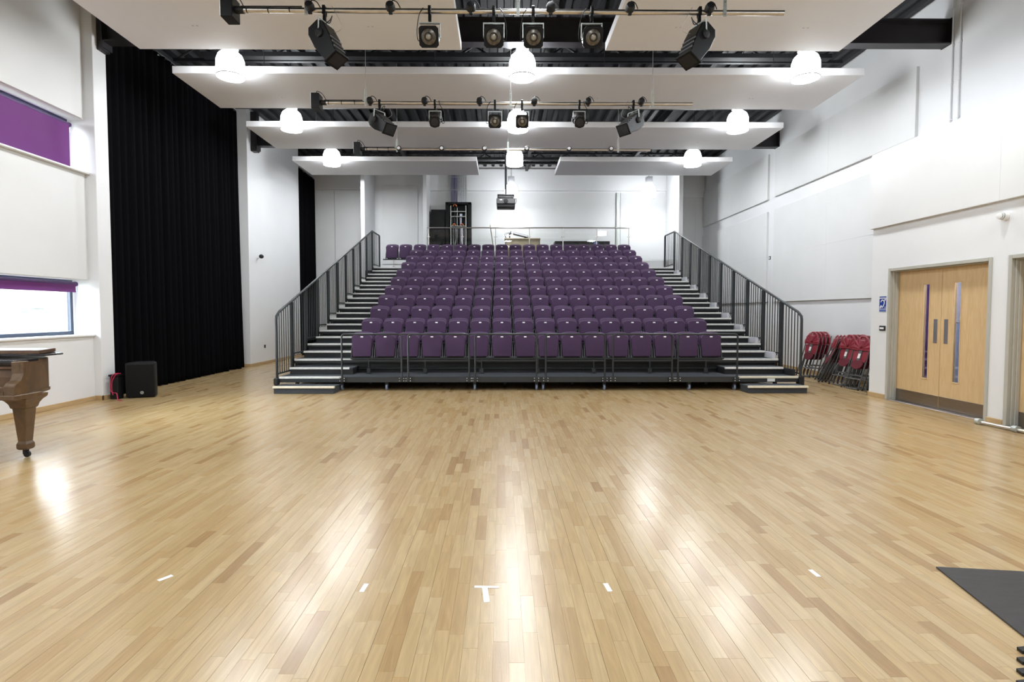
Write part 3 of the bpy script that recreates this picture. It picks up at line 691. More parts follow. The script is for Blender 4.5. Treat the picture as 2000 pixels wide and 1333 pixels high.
# ---- projector on its pole
t = thing('projector', 'grey ceiling projector on a black pole over the top rows', 'projector', (0.122, 16.2, 4.51))
MB().box(-0.275, 0.275, -0.22, 0.22, 0.10, 0.27).build('projector_body', 'proj', t, bevel=0.02)
MB().box(-0.265, 0.265, -0.20, 0.20, 0.0, 0.10).build('projector_base', 'lamp_black', t, bevel=0.02)
MB().box(-0.24, 0.24, -0.18, 0.18, 0.29, 0.31).box(-0.25, 0.25, -0.19, 0.19, 0.36, 0.39).box(-0.22, 0.22, -0.15, 0.15, 0.31, 0.36).build('mount_plate', 'proj', t, bevel=0.004)
MB().lathe([(0.06, 0.21), (0.065, 0.235), (0.045, 0.24), (0.02, 0.236)], 18, Matrix.Translation((0, 0, 0.185)) @ RXm).build('projector_lens', 'lamp_black', t, smooth=True)
MB().box(-0.18, -0.11, -0.225, -0.219, 0.205, 0.235).build('maker_plate', 'tag', t)
MB().cyl((0, 0.05, 0.38), (0, 0.05, 2.24), 0.034, 14).build('drop_pole', 'steel_black', t)
MB().tube(smooth_path([(0.27, 0.1, 0.15), (0.32, 0.12, 0.25), (0.25, 0.1, 0.38), (0.06, 0.06, 0.42)], 5), 0.006, 6).build('projector_cable', 'rubber', t)

# ================================================================== RAKED SEATING STAND
D, RISE, Z0, YF = 0.748, 0.2625, 0.259, 9.98
NR = 11
SX0, SX1 = -2.94, 4.37           # seating width
LX0, LX1 = -4.10, -2.94          # left stair
RX0, RX1 = 4.37, 5.50            # right stair
def dz(k): return Z0 + RISE * k
def dy(k): return YF + D * k
stand = thing('seating_stand', 'tiered charcoal retractable seating stand with stairs and side railings', 'seating stand', (0, 0, 0))
for k in range(NR):
    y0, y1 = dy(k), dy(k) + D + (0.05 if k < NR - 1 else 0.34)
    ex = 0.0
    MB().box(LX0, RX1, y0 + 0.012, y1, dz(k) - 0.03, dz(k)).build('deck', 'deck', stand)
    fb = dz(k) - (0.105 if k == 0 else 0.085)
    MB().box(LX0 - 0.01, RX1 + 0.01, y0, y0 + 0.03, fb, dz(k) - 0.004).build('deck_fascia', 'deck_steel' if k == 0 else 'riser', stand, bevel=0.003)
    if k: MB().box(LX0 + 0.02, RX1 - 0.02, y0 + 0.05, y0 + 0.065, dz(k - 1), dz(k) - 0.03).build('riser', 'riser', stand)
    for sx0, sx1, side in ((LX0, LX1 - 0.02, -1), (RX0 + 0.02, RX1, 1)):
        MB().box(sx0, sx1, y0 - 0.012, y0 + 0.035, dz(k) - 0.034, dz(k) + 0.004).build('nosing', 'nosing_y' if (side > 0 and k == 0) else 'nosing', stand, bevel=0.003)
    if k < NR - 1:
        for sx0, sx1, side in ((LX0 + 0.05, LX1 + 0.09, -1), (RX0 - 0.09, RX1 - 0.09, 1)):
            yy = y0 + D / 2
            st = MB().box(sx0, sx1, yy + 0.02, y0 + D + 0.05, dz(k), dz(k) + RISE / 2 - 0.03).build('stair_box', 'riser', stand)
            MB().box(sx0, sx1, yy, y0 + D + 0.05, dz(k) + RISE / 2 - 0.03, dz(k) + RISE / 2).build('stair_tread', 'deck', st)
            MB().box(sx0, sx1 - (0.06 if side < 0 else 0), yy - 0.012, yy + 0.035, dz(k) + RISE / 2 - 0.034, dz(k) + RISE / 2 + 0.004).build('nosing', 'nosing', st, bevel=0.003)
        # pale end plate beside the right-hand steps
        MB().box(RX1 - 0.085, RX1 - 0.03, y0 + 0.06, y0 + D, dz(k) + 0.004, dz(k) + 0.125).build('step_end_plate', 'gear' if k > 0 else 'riser', stand)
    # seat beam and its feet
    bx0, bx1 = (SX0 + 0.02, SX1 - 0.06) if k < NR - 1 else (-3.9, SX1 - 0.06)
    sy = y0 + 0.50
    bo = MB().box(bx0, bx1, sy - 0.03, sy + 0.03, dz(k) + 0.28, dz(k) + 0.312).build('seat_beam', 'deck_steel', stand, bevel=0.004)
    if k in (0, 1, NR - 1):
        nft = 7 if k < NR - 1 else 8
        fm = MB().box(-0.012, 0.012, -0.02, 0.02, 0.0, 0.28).box(-0.05, 0.05, -0.045, 0.045, 0.0, 0.012).box(-0.035, 0.035, -0.03, 0.0, 0.02, 0.10).mesh('beam_foot', 'steel' if k == NR - 1 else 'deck_steel', bevel=0.003)
        for i in range(nft):
            put('beam_foot', fm, bo, (bx0 + 0.35 + i * (bx1 - bx0 - 0.7) / (nft - 1), sy, dz(k)))
# long back panel with bolts behind the front row feet
MB().box(SX0 + 0.1, SX1 - 0.1, dy(1) - 0.02, dy(1) + 0.02, dz(0) + 0.07, dz(0) + 0.09).build('kick_bar', 'rail', stand)
# undercarriage: posts, rails, wheels
for s, xs in ((-1, LX0 + 0.03), (1, RX1 - 0.03)):
    for k in range(1, NR):
        MB().box(xs - 0.03, xs + 0.03, dy(k) + 0.03, dy(k) + 0.09, 0.0, dz(k) - 0.08).build('side_post', 'deck_steel', stand)
        MB().tube([(xs, dy(k) + 0.06, 0.10), (xs, dy(k) + D - 0.02, dz(k) - 0.12)], 0.016, 6).build('side_brace', 'rail', stand)
        MB().box(xs - 0.02, xs + 0.02, dy(k) + 0.03, dy(k) + D, 0.06, 0.10).build('side_runner', 'deck_steel', stand)
# dark inner frames
for i in range(6):
    xx = SX0 + 0.4 + i * (SX1 - SX0 - 0.8) / 5
    MB().box(xx - 0.03, xx + 0.03, dy(0) + 0.5, dy(4), 0.05, 0.12).build('floor_runner', 'riser', stand)
MB().box(LX0 + 0.05, RX1 - 0.05, dy(2), dy(2) + 0.03, 0.0, dz(2) - 0.1).build('inner_screen', 'riser', stand)
wheel_me = MB().lathe([(0.03, -0.016), (0.052, -0.016), (0.055, -0.01), (0.055, 0.01), (0.052, 0.016), (0.03, 0.016)], 18, Matrix.Rotation(R(90), 4, 'Y')).mesh('caster_wheel', 'bluewheel', smooth=True)
fork_me = MB().box(-0.026, 0.026, -0.03, 0.03, 0.05, 0.105).box(-0.026, -0.019, -0.02, 0.02, -0.01, 0.05).box(0.019, 0.026, -0.02, 0.02, -0.01, 0.05).mesh('caster_fork', 'rubber')
for px in (668, 755, 927, 1048, 1061, 1181, 1348, 1437):
    xx = (px - 980) / 1060 * 10.06
    c = put('caster_fork', fork_me, stand, (xx, 10.06, 0.055)); put('caster_wheel', wheel_me, c)

# front guard rails: six bolted hoops
bolt_me = MB().lathe([(0.007, 0), (0.007, 0.006)], 8, RXm).mesh('guard_bolt', 'tag')
GX = [(-2.935, -1.84), (-1.72, -0.60), (-0.49, 0.64), (0.81, 1.90), (2.05, 3.14), (3.25, 4.345)]
for i, (a, c) in enumerate(GX):
    yy = YF - 0.025
    rr = 0.05
    def corner(x, s): return [(x, yy, 1.045 - rr), (x + s * rr * 0.3, yy, 1.045 - rr * 0.3), (x + s * rr, yy, 1.045)]
    pts = [(a, yy, 0.16)] + corner(a, 1) + list(reversed(corner(c, -1))) + [(c, yy, 0.16)]
    g = MB().tube(pts, 0.018, 8).build('guard_rail', 'rail', stand, smooth=True)
    MB().box(a, c, yy - 0.012, yy + 0.012, 0.545, 0.57).build('guard_lower_bar', 'rail', g)
    if i < 5: MB().tube([(c - 0.02, yy, 1.045), (GX[i + 1][0] + 0.02, yy, 1.045)], 0.013, 8).build('guard_link', 'rail', g)
    for x in (a, c):
        MB().box(x - 0.055, x + 0.055, yy - 0.01, yy + 0.02, 0.165, 0.245).build('guard_foot', 'rail', g, bevel=0.003)
        for q in (-1, 1):
            for zz in (0.185, 0.232): put('guard_bolt', bolt_me, g, (x + q * 0.04, yy - 0.01, zz))

# side railings
RH = 1.15
def nose_z(y): return Z0 + RISE * (y - YF) / D
YT = dy(NR - 1)
for s, xs in ((-1, -4.135), (1, 5.535)):
    hr = [(xs, YF, 0.10), (xs, YF, Z0 + RH - 0.10), (xs, YF + 0.015, Z0 + RH - 0.035), (xs, YF + 0.07, Z0 + RH + 0.005), (xs, YF + 0.14, nose_z(YF + 0.14) + RH), (xs, YT, dz(NR - 1) + RH), (xs, YT + 1.0, dz(NR - 1) + RH), (xs, YT + 1.03, dz(NR - 1) + RH - 0.05), (xs, YT + 1.03, dz(NR - 1) + 0.02)]
    rl = MB().tube(hr, 0.024, 10).build('side_railing', 'rail', stand, smooth=True)
    bal = {}
    for k in range(NR):
        y0 = dy(k); y1 = dy(k + 1) if k < NR - 1 else YT + 1.03
        if k: MB().box(xs - 0.018, xs + 0.018, y0 - 0.05, y0 + 0.05, dz(k - 1) - 0.05, dz(k) + RH - 0.02).build('rail_post', 'rail', rl, bevel=0.004)
        MB().box(xs - 0.012, xs + 0.012, y0, y1, dz(k) + 0.10 - (0.06 if k == 0 else 0), dz(k) + 0.125 - (0.06 if k == 0 else 0)).build('bottom_rail', 'rail', rl)
        nb = 6
        for j in range(nb):
            yb = y0 + 0.10 + (y1 - y0 - 0.16) * (j + 0.3) / (nb - 0.4)
            top = nose_z(yb) + RH if yb < YT else dz(NR - 1) + RH
            h = round(top - dz(k) - 0.06, 2)
            if h not in bal: bal[h] = MB().box(-0.0065, 0.0065, -0.0065, 0.0065, 0, h).mesh('baluster', 'rail')
            put('baluster', bal[h], rl, (xs, yb, dz(k) + 0.06))
MB().box(-4.19, -4.10, 9.93, 10.03, 0.10, 0.24).build('rail_shoe', 'rubber', stand, bevel=0.02)
MB().box(5.49, 5.585, 9.93, 10.05, 0.02, 0.26).build('rail_shoe', 'rubber', stand, bevel=0.006)
# paper notice on the right step fascia
MB().box(4.92, 5.06, YF - 0.004, YF - 0.001, 0.165, 0.225).build('paper_notice', 'sticker', stand)

# loose floor steps in front of both stairs
for x0, x1, nm, lab in ((-4.06, -2.97, 'nosing_y', 'low loose carpeted step before the left stair'), (4.40, 5.47, 'nosing_y', 'low loose carpeted step before the right stair')):
    t = thing('floor_step', lab, 'step', ((x0 + x1) / 2, 9.60, 0)); h = (x1 - x0) / 2
    MB().box(-h + 0.01, h - 0.01, 0.015, 0.36, 0, 0.105).build('step_box', 'deck', t, bevel=0.004)
    MB().box(-h + 0.005, h - 0.005, 0.0, 0.37, 0.105, 0.128).build('step_tread', 'deck', t, bevel=0.003)
    MB().box(-h, h - 0.0, -0.014, 0.04, 0.098, 0.134).build('nosing', nm, t, bevel=0.003)

# ---- tip-up seats
def arch(hw_b, hw_t, z0, zs, zt):
    half = [(hw_b - 0.012, z0), (hw_b, z0 + 0.02), (hw_t, zs), (hw_t - 0.010, zs + (zt - zs) * 0.5), (hw_t * 0.78, zs + (zt - zs) * 0.80), (hw_t * 0.4, zs + (zt - zs) * 0.96)]
    return half + [(0, zt)] + [(-x, z) for x, z in reversed(half)]
def shear(mb, k, z0): mb.v = [(x, y + (z - z0) * k, z) for x, y, z in mb.v]; return mb
seat = thing('tip_up_seat', 'x', 'seat')
shear(MB().prism(arch(0.180, 0.196, 0.338, 0.685, 0.752), 'y', 0.0, 0.055), 0.09, 0.338).build('seat_pad', 'seat', seat, smooth=True, bevel=0.010, seg=2)
shear(MB().prism(arch(0.180, 0.204, 0.345, 0.735, 0.808), 'y', 0.085, 0.125), 0.14, 0.345).build('backrest', 'seat_back', seat, smooth=True, bevel=0.013, seg=3)
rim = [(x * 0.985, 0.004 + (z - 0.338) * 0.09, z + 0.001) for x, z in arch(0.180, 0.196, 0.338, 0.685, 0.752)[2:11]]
MB().tube(rim, 0.0055, 6).build('pad_rim_highlight', 'seat_rim_highlight', seat, smooth=True)  # added thin tube, a painted highlight along the pad's top edge
shear(MB().box(-0.025, 0.025, -0.005, 0.003, 0.704, 0.727), 0.09, 0.338).build('number_tag', 'tag', seat)
for s in (-1, 1):
    MB().prism([(0.005, 0.316), (0.13, 0.316), (0.15, 0.42), (0.14, 0.56), (0.09, 0.57), (0.03, 0.47)], 'x', min(s * 0.196, s * 0.208), max(s * 0.196, s * 0.208)).build('side_bracket', 'bracket', seat, bevel=0.003)
MB().box(-0.15, 0.15, 0.03, 0.12, 0.316, 0.337).build('hinge_bar', 'lamp_black', seat)
remember(seat)
ROWN = ['front row', 'second row', 'third row', 'fourth row', 'fifth row', 'sixth row', 'seventh row', 'eighth row', 'ninth row', 'tenth row', 'top row']
first = True
jr = random.Random(5)
for k in range(NR):
    xs = [-2.694 + i * 0.4495 for i in range(16)]
    if k == NR - 1: xs = [-3.605, -3.162] + xs
    for i, x in enumerate(xs):
        lab = f'aubergine tip-up seat, {ORD[i]} from the left in the {ROWN[k]}'
        loc = (x, dy(k) + 0.44, dz(k)); rot = (0, 0, R(jr.uniform(-0.7, 0.7)))
        if first:
            seat.location = loc; seat.rotation_euler = rot; tag(seat, lab, 'seat', 'aubergine tip-up seats'); first = False
        else: dup(seat, loc, rot, label=lab, cat='seat', group='aubergine tip-up seats')

# ================================================================== CONTROL PLATFORM AT THE BACK
PZ = 3.24
t = thing('glass_balustrade', 'frameless glass balustrade with steel posts behind the top row', 'balustrade', (0.93, 18.9, PZ))
x0, x1 = -3.50, 3.50
MB().cyl((x0, 0, 1.125), (x1, 0, 1.125), 0.024, 12).build('handrail', 'steel', t, smooth=True)
px_posts = [-3.46, -2.30, -1.14, 0.03, 1.19, 2.35, 3.47]
for i, x in enumerate(px_posts):
    p = MB().cyl((x, 0.0, 0.0), (x, 0.0, 1.11), 0.021, 10).build('post', 'steel', t, smooth=True)
    for zc in (0.80, 0.25): MB().box(x - 0.055, x + 0.055, -0.02, 0.02, zc, zc + 0.03).build('glass_clamp', 'steel', p, bevel=0.003)
    if i < 6: MB().box(x + 0.04, px_posts[i + 1] - 0.04, -0.004, 0.004, 0.02, 1.05).build('glass_pane', 'glass_rail', t)

t = thing('equipment_rack', 'open black equipment rack full of cables behind the balustrade', 'rack', (-1.55, 19.62, PZ))
fr = MB()
for s in (-1, 1):
    fr.box(s * 0.40 - 0.06, s * 0.40 + 0.06, -0.05, 0.30, 0, 2.12)
fr.box(-0.46, 0.46, -0.05, 0.30, 2.06, 2.14).box(-0.46, 0.46, 0.26, 0.30, 0, 2.1).build('rack_case', 'lamp_black', t, bevel=0.004)
for s in (-1, 1): MB().box(s * 0.27 - 0.015, s * 0.27 + 0.015, -0.06, -0.03, 0.05, 2.02).build('rack_rail', 'galv', t)
for z in (0.35, 1.28, 1.62, 1.80): MB().box(-0.27, 0.27, -0.05, 0.2, z, z + 0.02).build('rack_shelf', 'galv', t)
rr = random.Random(3)
for i in range(16):
    xx = -0.22 + i * 0.0295; zt = rr.choice([1.25, 1.6, 1.25, 1.95])
    MB().tube(smooth_path([(xx, -0.02 + rr.uniform(-.02, .03), 0.06), (xx + rr.uniform(-.03, .03), -0.04, 0.5), (xx + rr.uniform(-.03, .03), -0.02, 0.9), (xx, 0.0, zt)], 4), 0.012, 6).build('cable_bundle', rr.choice(['rackc', 'rackc', 'cable_p', 'rubber']), t, smooth=True)
for x, z in ((-0.16, 1.305), (0.12, 1.305), (-0.13, 1.99)): MB().tube(smooth_path([(x - 0.05, -0.05, z), (x - 0.02, -0.08, z + 0.05), (x + 0.03, -0.08, z + 0.05), (x + 0.07, -0.05, z)], 4), 0.016, 6).build('patch_lead', 'orange', t, smooth=True)
MB().box(0.05, 0.14, -0.07, -0.04, 1.64, 1.72).build('network_box', 'shutter', t)

t = thing('cable_ladder', 'grey cable ladder with cables rising from the rack', 'cable ladder', (-1.55, 19.72, 5.38))
for xr in (-0.30, 0.28): MB().box(xr, xr + 0.02, -0.03, 0.03, 0, 1.35).build('ladder_rail', 'galv', t)
for z in (0.45, 0.9): MB().box(-0.28, 0.28, -0.04, -0.02, z, z + 0.02).build('ladder_rung', 'galv', t)
for i in range(17):
    xx = -0.26 + i * 0.0325
    MB().tube([(xx, -0.01, 0.005), (xx + rr.uniform(-.008, .008), -0.015, 0.5), (xx, -0.01, 1.35)], 0.013, 6).build('cable_run', 'cable_p' if i < 7 else 'rackc', t, smooth=True)

t = thing('black_cabinet', 'black cabinet standing left of the equipment rack', 'cabinet', (-2.27, 19.7, PZ))
MB().box(-0.26, 0.24, -0.10, 0.28, 0.62, 1.88).build('cabinet_body', 'lamp_black', t, bevel=0.006)
MB().box(-0.25, 0.23, -0.115, -0.10, 0.64, 1.86).build('cabinet_door', 'spk', t, bevel=0.004)
MB().box(-0.28, 0.26, -0.12, 0.28, 0.56, 0.60).build('stand_shelf', 'gear', t)
for s in (-1, 1): MB().box(s * 0.23 - 0.02, s * 0.23 + 0.02, 0, 0.25, 0, 0.56).build('stand_leg', 'gear', t)
MB().box(-0.20, 0.2, -0.05, 0.2, 0.36, 0.44).box(-0.2, -0.17, -0.05, 0.2, 0.3, 0.36).build('drawer_tray', 'lamp_black', t)

t = thing('control_desk', 'pale wooden desk behind the balustrade, mixer on top', 'desk', (0.725, 19.35, PZ))
MB().box(-0.63, 0.63, -0.25, 0.30, 0.76, 0.80).build('desk_top', 'desk', t, bevel=0.004)
MB().box(-0.61, 0.61, -0.22, -0.20, 0.10, 0.76).build('desk_front', 'desk', t)
for s in (-1, 1): MB().box(s * 0.60 - 0.015, s * 0.60 + 0.015, -0.22, 0.28, 0, 0.76).build('desk_side', 'desk', t)
t = thing('sound_mixer', 'small tilted grey sound mixer on the control desk', 'mixer', (0.50, 19.32, PZ + 0.803))
mtx = Matrix.Rotation(R(14), 4, 'Y')
MB().box(-0.25, 0.40, -0.14, 0.16, 0.13, 0.20, mtx).build('mixer_body', 'proj', t, bevel=0.01)
MB().box(-0.22, 0.38, -0.145, -0.14, 0.14, 0.19, mtx).build('mixer_panel', 'gear', t)
MB().box(-0.24, -0.20, -0.12, 0.12, 0.0, 0.17).build('mixer_foot', 'lamp_black', t)
MB().box(0.30, 0.34, -0.12, 0.12, 0.0, 0.045).build('mixer_foot', 'lamp_black', t)
MB().tube(smooth_path([(-0.2, -0.1, 0.19), (-0.34, -0.14, 0.15), (-0.37, -0.17, 0.05), (-0.33, -0.18, 0.012)], 5), 0.008, 6).build('mixer_cable', 'rubber', t, smooth=True)
MB().tube(smooth_path([(-0.2, -0.05, 0.20), (-0.38, -0.12, 0.18), (-0.385, -0.15, 0.06), (-0.36, -0.17, 0.012)], 5), 0.006, 6).build('mixer_cable', 'rubber', t, smooth=True)
t = thing('flat_console', 'long dark low console box behind the glass, right of the desk', 'console', (2.83, 19.35, PZ))
MB().box(-0.97, 0.97, -0.22, 0.25, 0.50, 0.70).build('console_body', 'proj', t, bevel=0.01)
MB().box(-0.95, 0.95, -0.225, -0.22, 0.60, 0.69).build('console_panel', 'lamp_black', t)
MB().box(0.40, 0.55, -0.23, -0.224, 0.60, 0.66).build('console_screen', 'blue_l', t)
for s in (-1, 1): MB().box(s * 0.85 - 0.03, s * 0.85 + 0.03, -0.1, 0.15, 0, 0.50).build('console_leg', 'lamp_black', t)
t = thing('window_pole', 'thin wooden pole leaning on the balustrade handrail', 'pole', (-0.29, 18.97, PZ))
MB().tube([(0.06, 0.28, 0.0), (-0.11, -0.035, 1.22)], 0.014, 8).build('pole_shaft', 'desk', t)
MB().tube([(-0.105, -0.028, 1.19), (-0.117, -0.048, 1.27)], 0.008, 6).build('pole_tip', 'galv', t)

# ================================================================== CURTAINS, BLINDS
def curtain(name, lab, p0, p1, zb, zt, nf, amp, flare=0.0):
    p0 = Vector(p0); p1 = Vector(p1); d = (p1 - p0); L = d.length; d.normalize(); nrm = Vector((-d.y, d.x))
    rg = random.Random(name + lab); n = nf * 8; cols = []
    ph = [rg.uniform(0.75, 1.25) for _ in range(nf + 1)]
    rows = [0, 0.02, 0.25, 0.5, 0.75, 0.97, 1.0]
    vs = []; fs = []
    for r_ in rows:
        for j in range(n + 1):
            u = j / n; f = u * nf; k = int(min(f, nf - 1)); a = amp * ph[k] * math.sin(2 * math.pi * f) + amp * 0.35 * math.sin(2 * math.pi * f * 0.37 + 1.3)
            a *= (1.0 + 0.35 * (1 - r_))
            s = u * (L + flare * (1 - r_) ** 2)
            q = p0 + d * s + nrm * a
            z = zb + (zt - zb) * r_
            if r_ == 0: z += 0.012 * math.sin(u * nf * 2.2) + 0.01
            vs.append((q.x, q.y, z))
    m_ = n + 1
    for i in range(len(rows) - 1):
        for j in range(n): fs.append((i * m_ + j, i * m_ + j + 1, (i + 1) * m_ + j + 1, (i + 1) * m_ + j))
    t = thing(name, lab, 'curtain', ((p0.x + p1.x) / 2, (p0.y + p1.y) / 2, 0))
    c = t.location
    mb = MB(); mb.add([(x - c.x, y - c.y, z) for x, y, z in vs], fs)
    o = mb.build('curtain_cloth', 'curtain', t, smooth=False); o.data.shade_smooth()
    md = o.modifiers.new('thickness', 'SOLIDIFY'); md.thickness = 0.006
    MB().tube([(p0.x - c.x, p0.y - c.y, zt + 0.03), (p1.x - c.x, p1.y - c.y, zt + 0.03)], 0.03, 8).build('curtain_track', 'steel_black', t)
    return t
curtain('stage_curtain', 'tall black pleated curtain covering the left wall', (-6.72, 9.30), (-6.74, 14.0), 0.0, 6.5, 24, 0.045, 0.12)
curtain('stage_curtain', 'narrow black curtain behind the left stair railing', (-6.72, 18.05), (-6.78, 19.80), 0.0, 6.2, 9, 0.045)

def blind(name, lab, x, z_roll, z_bot, y0, y1, cordz):
    t = thing(name, lab, 'blind', (x, (y0 + y1) / 2, z_roll)); h = (y1 - y0) / 2
    MB().cyl((0, -h - 0.03, 0), (0, h + 0.03, 0), 0.034, 14).build('roller_tube', 'roller', t, smooth=True)
    MB().box(0.028, 0.031, -h, h, z_bot - z_roll, 0.0).build('blind_cloth', 'purple', t)
    MB().box(0.022, 0.037, -h, h, z_bot - z_roll - 0.02, z_bot - z_roll + 0.005).build('bottom_bar', 'purple', t, bevel=0.003)
    MB().lathe([(0.04, -0.012), (0.04, 0.012)], 14, Matrix.Translation((0, h + 0.035, 0)) @ Matrix.Rotation(R(90), 4, 'X')).build('end_bracket', 'roller', t)
    MB().tube([(0.02, h + 0.035, 0), (0.025, h + 0.037, -cordz)], 0.006, 6).build('pull_chain', 'gear', t)
blind('roller_blind', 'purple roller blind lowered over the high window', -6.93, 4.445, 3.735, 4.5, 8.83, 0.12)
blind('roller_blind', 'purple roller blind rolled up above the low window', -6.86, 1.90, 1.785, 4.5, 8.77, 0.10)

# ================================================================== PIANO
P = Vector((-4.74, 5.41, 0))
t = thing('grand_piano', 'old walnut grand piano at the left edge of the picture', 'piano', P)
def L_(pts): return [(x - P.x, y - P.y) for x, y in pts]
outline = smooth_path([(-4.60, 5.20, 0), (-4.77, 5.72, 0), (-5.05, 5.95, 0), (-5.33, 6.08, 0), (-5.62, 6.25, 0), (-5.84, 6.42, 0), (-6.00, 6.42, 0), (-6.04, 6.25, 0)], 5)
poly = L_([(p.x, p.y) for p in outline] + [(-6.02, 5.20), (-5.93, 5.20), (-5.93, 5.33), (-4.69, 5.33), (-4.69, 5.20)])
MB().prism(poly, 'z', 0.66, 0.975).build('case_rim', 'walnut', t, smooth=True, bevel=0.006)
MB().prism(L_([(p.x + (0.012 if i < 30 else 0), p.y - 0.0) for i, p in enumerate(outline)] + [(-6.03, 5.20)]), 'z', 0.635, 0.668).build('case_moulding', 'walnut', t, smooth=True)
# cheeks and keybed
for x0, x1, nm in ((-4.68, -4.575, 'key_cheek'), (-6.03, -5.93, 'key_cheek')):
    MB().prism([(5.10 - P.y, 0.655), (5.24 - P.y, 0.655), (5.24 - P.y, 0.98), (5.205 - P.y, 0.98), (5.20 - P.y, 0.86), (5.17 - P.y, 0.80), (5.12 - P.y, 0.775), (5.10 - P.y, 0.75)], 'x', x0 - P.x, x1 - P.x).build(nm, 'walnut', t, bevel=0.006)
MB().box(-6.03 - P.x, -4.565 - P.x, 5.085 - P.y, 5.40 - P.y, 0.62, 0.665).build('keybed', 'walnut', t, bevel=0.006)
MB().box(-5.94 - P.x, -4.68 - P.x, 5.10 - P.y, 5.115 - P.y, 0.665, 0.70).build('key_slip', 'walnut', t)
MB().box(-4.76 - P.x, -4.68 - P.x, 5.12 - P.y, 5.26 - P.y, 0.665, 0.735).build('key_block', 'walnut_d', t, bevel=0.004)
for i in range(50):
    xk = -4.775 - i * 0.0231
    MB().box(xk - 0.0112 - P.x, xk + 0.0112 - P.x, 5.12 - P.y, 5.27 - P.y, 0.70, 0.722).build('white_key', 'ivory', t)
MB().prism([(5.27 - P.y, 0.70), (5.31 - P.y, 0.70), (5.31 - P.y, 0.90), (5.27 - P.y, 0.895), (5.255 - P.y, 0.82), (5.26 - P.y, 0.75)], 'x', -5.94 - P.x, -4.68 - P.x).build('fallboard', 'walnut_d', t, bevel=0.004)
MB().box(-5.94 - P.x, -4.66 - P.x, 5.24 - P.y, 5.30 - P.y, 0.90, 0.925).build('music_rail', 'walnut_d', t)
MB().box(-6.0 - P.x, -4.64 - P.x, 5.21 - P.y, 5.45 - P.y, 0.965, 0.985).build('pin_block_cover', 'lid_dark', t)
lid = [(-4.62, 5.50), (-4.62, 5.74), (-4.82, 5.92), (-5.05, 6.02), (-5.33, 6.14), (-5.62, 6.31), (-5.84, 6.47), (-6.02, 6.47), (-6.07, 6.30), (-6.07, 5.50)]
MB().prism(L_(lid), 'z', 1.005, 1.022).build('lid', 'lid_dark', t, bevel=0.004)
MB().prism(L_([(-6.05, 5.52), (-4.69, 5.52), (-4.83, 5.9), (-6.05, 5.9)]), 'z', 1.024, 1.062).build('folded_lid_flap', 'walnut_d', t, bevel=0.004)
MB().box(-4.90 - P.x, -4.82 - P.x, 5.53 - P.y, 5.545 - P.y, 1.015, 1.04).build('lid_hinge', 'brass', t)
def leg(x, y):
    o = MB()
    def sq(h, z): return [(x - h - P.x, y - h - P.y, z), (x + h - P.x, y - h - P.y, z), (x + h - P.x, y + h - P.y, z), (x - h - P.x, y + h - P.y, z)]
    prof = [(0.135, 0.635), (0.13, 0.60), (0.105, 0.575), (0.085, 0.54), (0.076, 0.50), (0.066, 0.50), (0.042, 0.165), (0.048, 0.15), (0.052, 0.14), (0.052, 0.095), (0.040, 0.08)]
    vs = [p for h, z in prof for p in sq(h, z)]; k = len(prof)
    fs = [(0, 1, 2, 3), tuple((k - 1) * 4 + j for j in (3, 2, 1, 0))]
    for i in range(k - 1):
        for j in range(4): fs.append((i * 4 + j, i * 4 + (j + 1) % 4, (i + 1) * 4 + (j + 1) % 4, (i + 1) * 4 + j))
    o.add(vs, fs); lg = o.build('leg', 'walnut', t, bevel=0.006)
    MB().lathe([(0.012, -0.012), (0.03, -0.012), (0.032, 0), (0.03, 0.012), (0.012, 0.012)], 16, Matrix.Translation((x + 0.012 - P.x, y - P.y, 0.032)) @ Matrix.Rotation(R(90), 4, 'X')).box(x - 0.016 - P.x, x + 0.016 - P.x, y - 0.02 - P.y, y + 0.02 - P.y, 0.035, 0.085).build('leg_caster', 'rubber', lg, smooth=True)
leg(-4.76, 5.41); leg(-5.90, 5.41); leg(-5.88, 6.12)

# ================================================================== SPEAKER, CASE, CABLE
t = thing('loudspeaker', 'black loudspeaker standing on the floor before the tall curtain', 'loudspeaker', (-6.10, 9.165, 0), (0, 0, R(22)))
MB().prism([(-0.215, 0.0), (0.215, 0.0), (0.215, 0.16), (0.14, 0.36), (-0.14, 0.36), (-0.215, 0.16)], 'z', 0.015, 0.595).build('speaker_shell', 'spk', t, bevel=0.022, seg=2, smooth=True)
MB().box(-0.195, 0.195, -0.012, 0.004, 0.04, 0.57).build('speaker_grille', 'grille', t, bevel=0.006)
bd = MB().lathe([(0.026, 0.0), (0.027, 0.004), (0.02, 0.006)], 22, Matrix.Translation((0.02, -0.012, 0.09)) @ RXm).build('round_badge', 'galv', t)
em = MB()
for a in (90, 210, 330): em.box(-0.0025, 0.0025, -0.0205, -0.0175, 0.0, 0.02, Matrix.Translation((0.02, 0, 0.09)) @ Matrix.Rotation(R(a - 90), 4, 'Y'))
em.lathe([(0.020, 0.0065), (0.0225, 0.0065), (0.0225, 0.0085), (0.020, 0.0085)], 22, Matrix.Translation((0.02, -0.012, 0.09)) @ RXm, ring=True)
em.build('badge_emblem', 'lamp_black', bd)
for sx in (-0.17, 0.17):
    MB().cyl((sx, 0.06, 0), (sx, 0.06, 0.02), 0.02, 10).build('rubber_foot', 'rubber', t)
t = thing('equipment_case', 'black case with a coiled red cable, beside the loudspeaker', 'case', (-6.44, 9.02, 0), (0, 0, 0))
MB().box(-0.075, 0.06, 0.0, 0.14, 0.0, 0.38).build('case_body', 'spk', t, bevel=0.008)
MB().box(-0.09, 0.07, -0.012, 0.15, 0.38, 0.41).build('case_lid', 'spk', t, bevel=0.006)
t2 = thing('red_cable', 'red cable hanging over the black case onto the floor', 'cable', (-6.42, 8.995, 0))
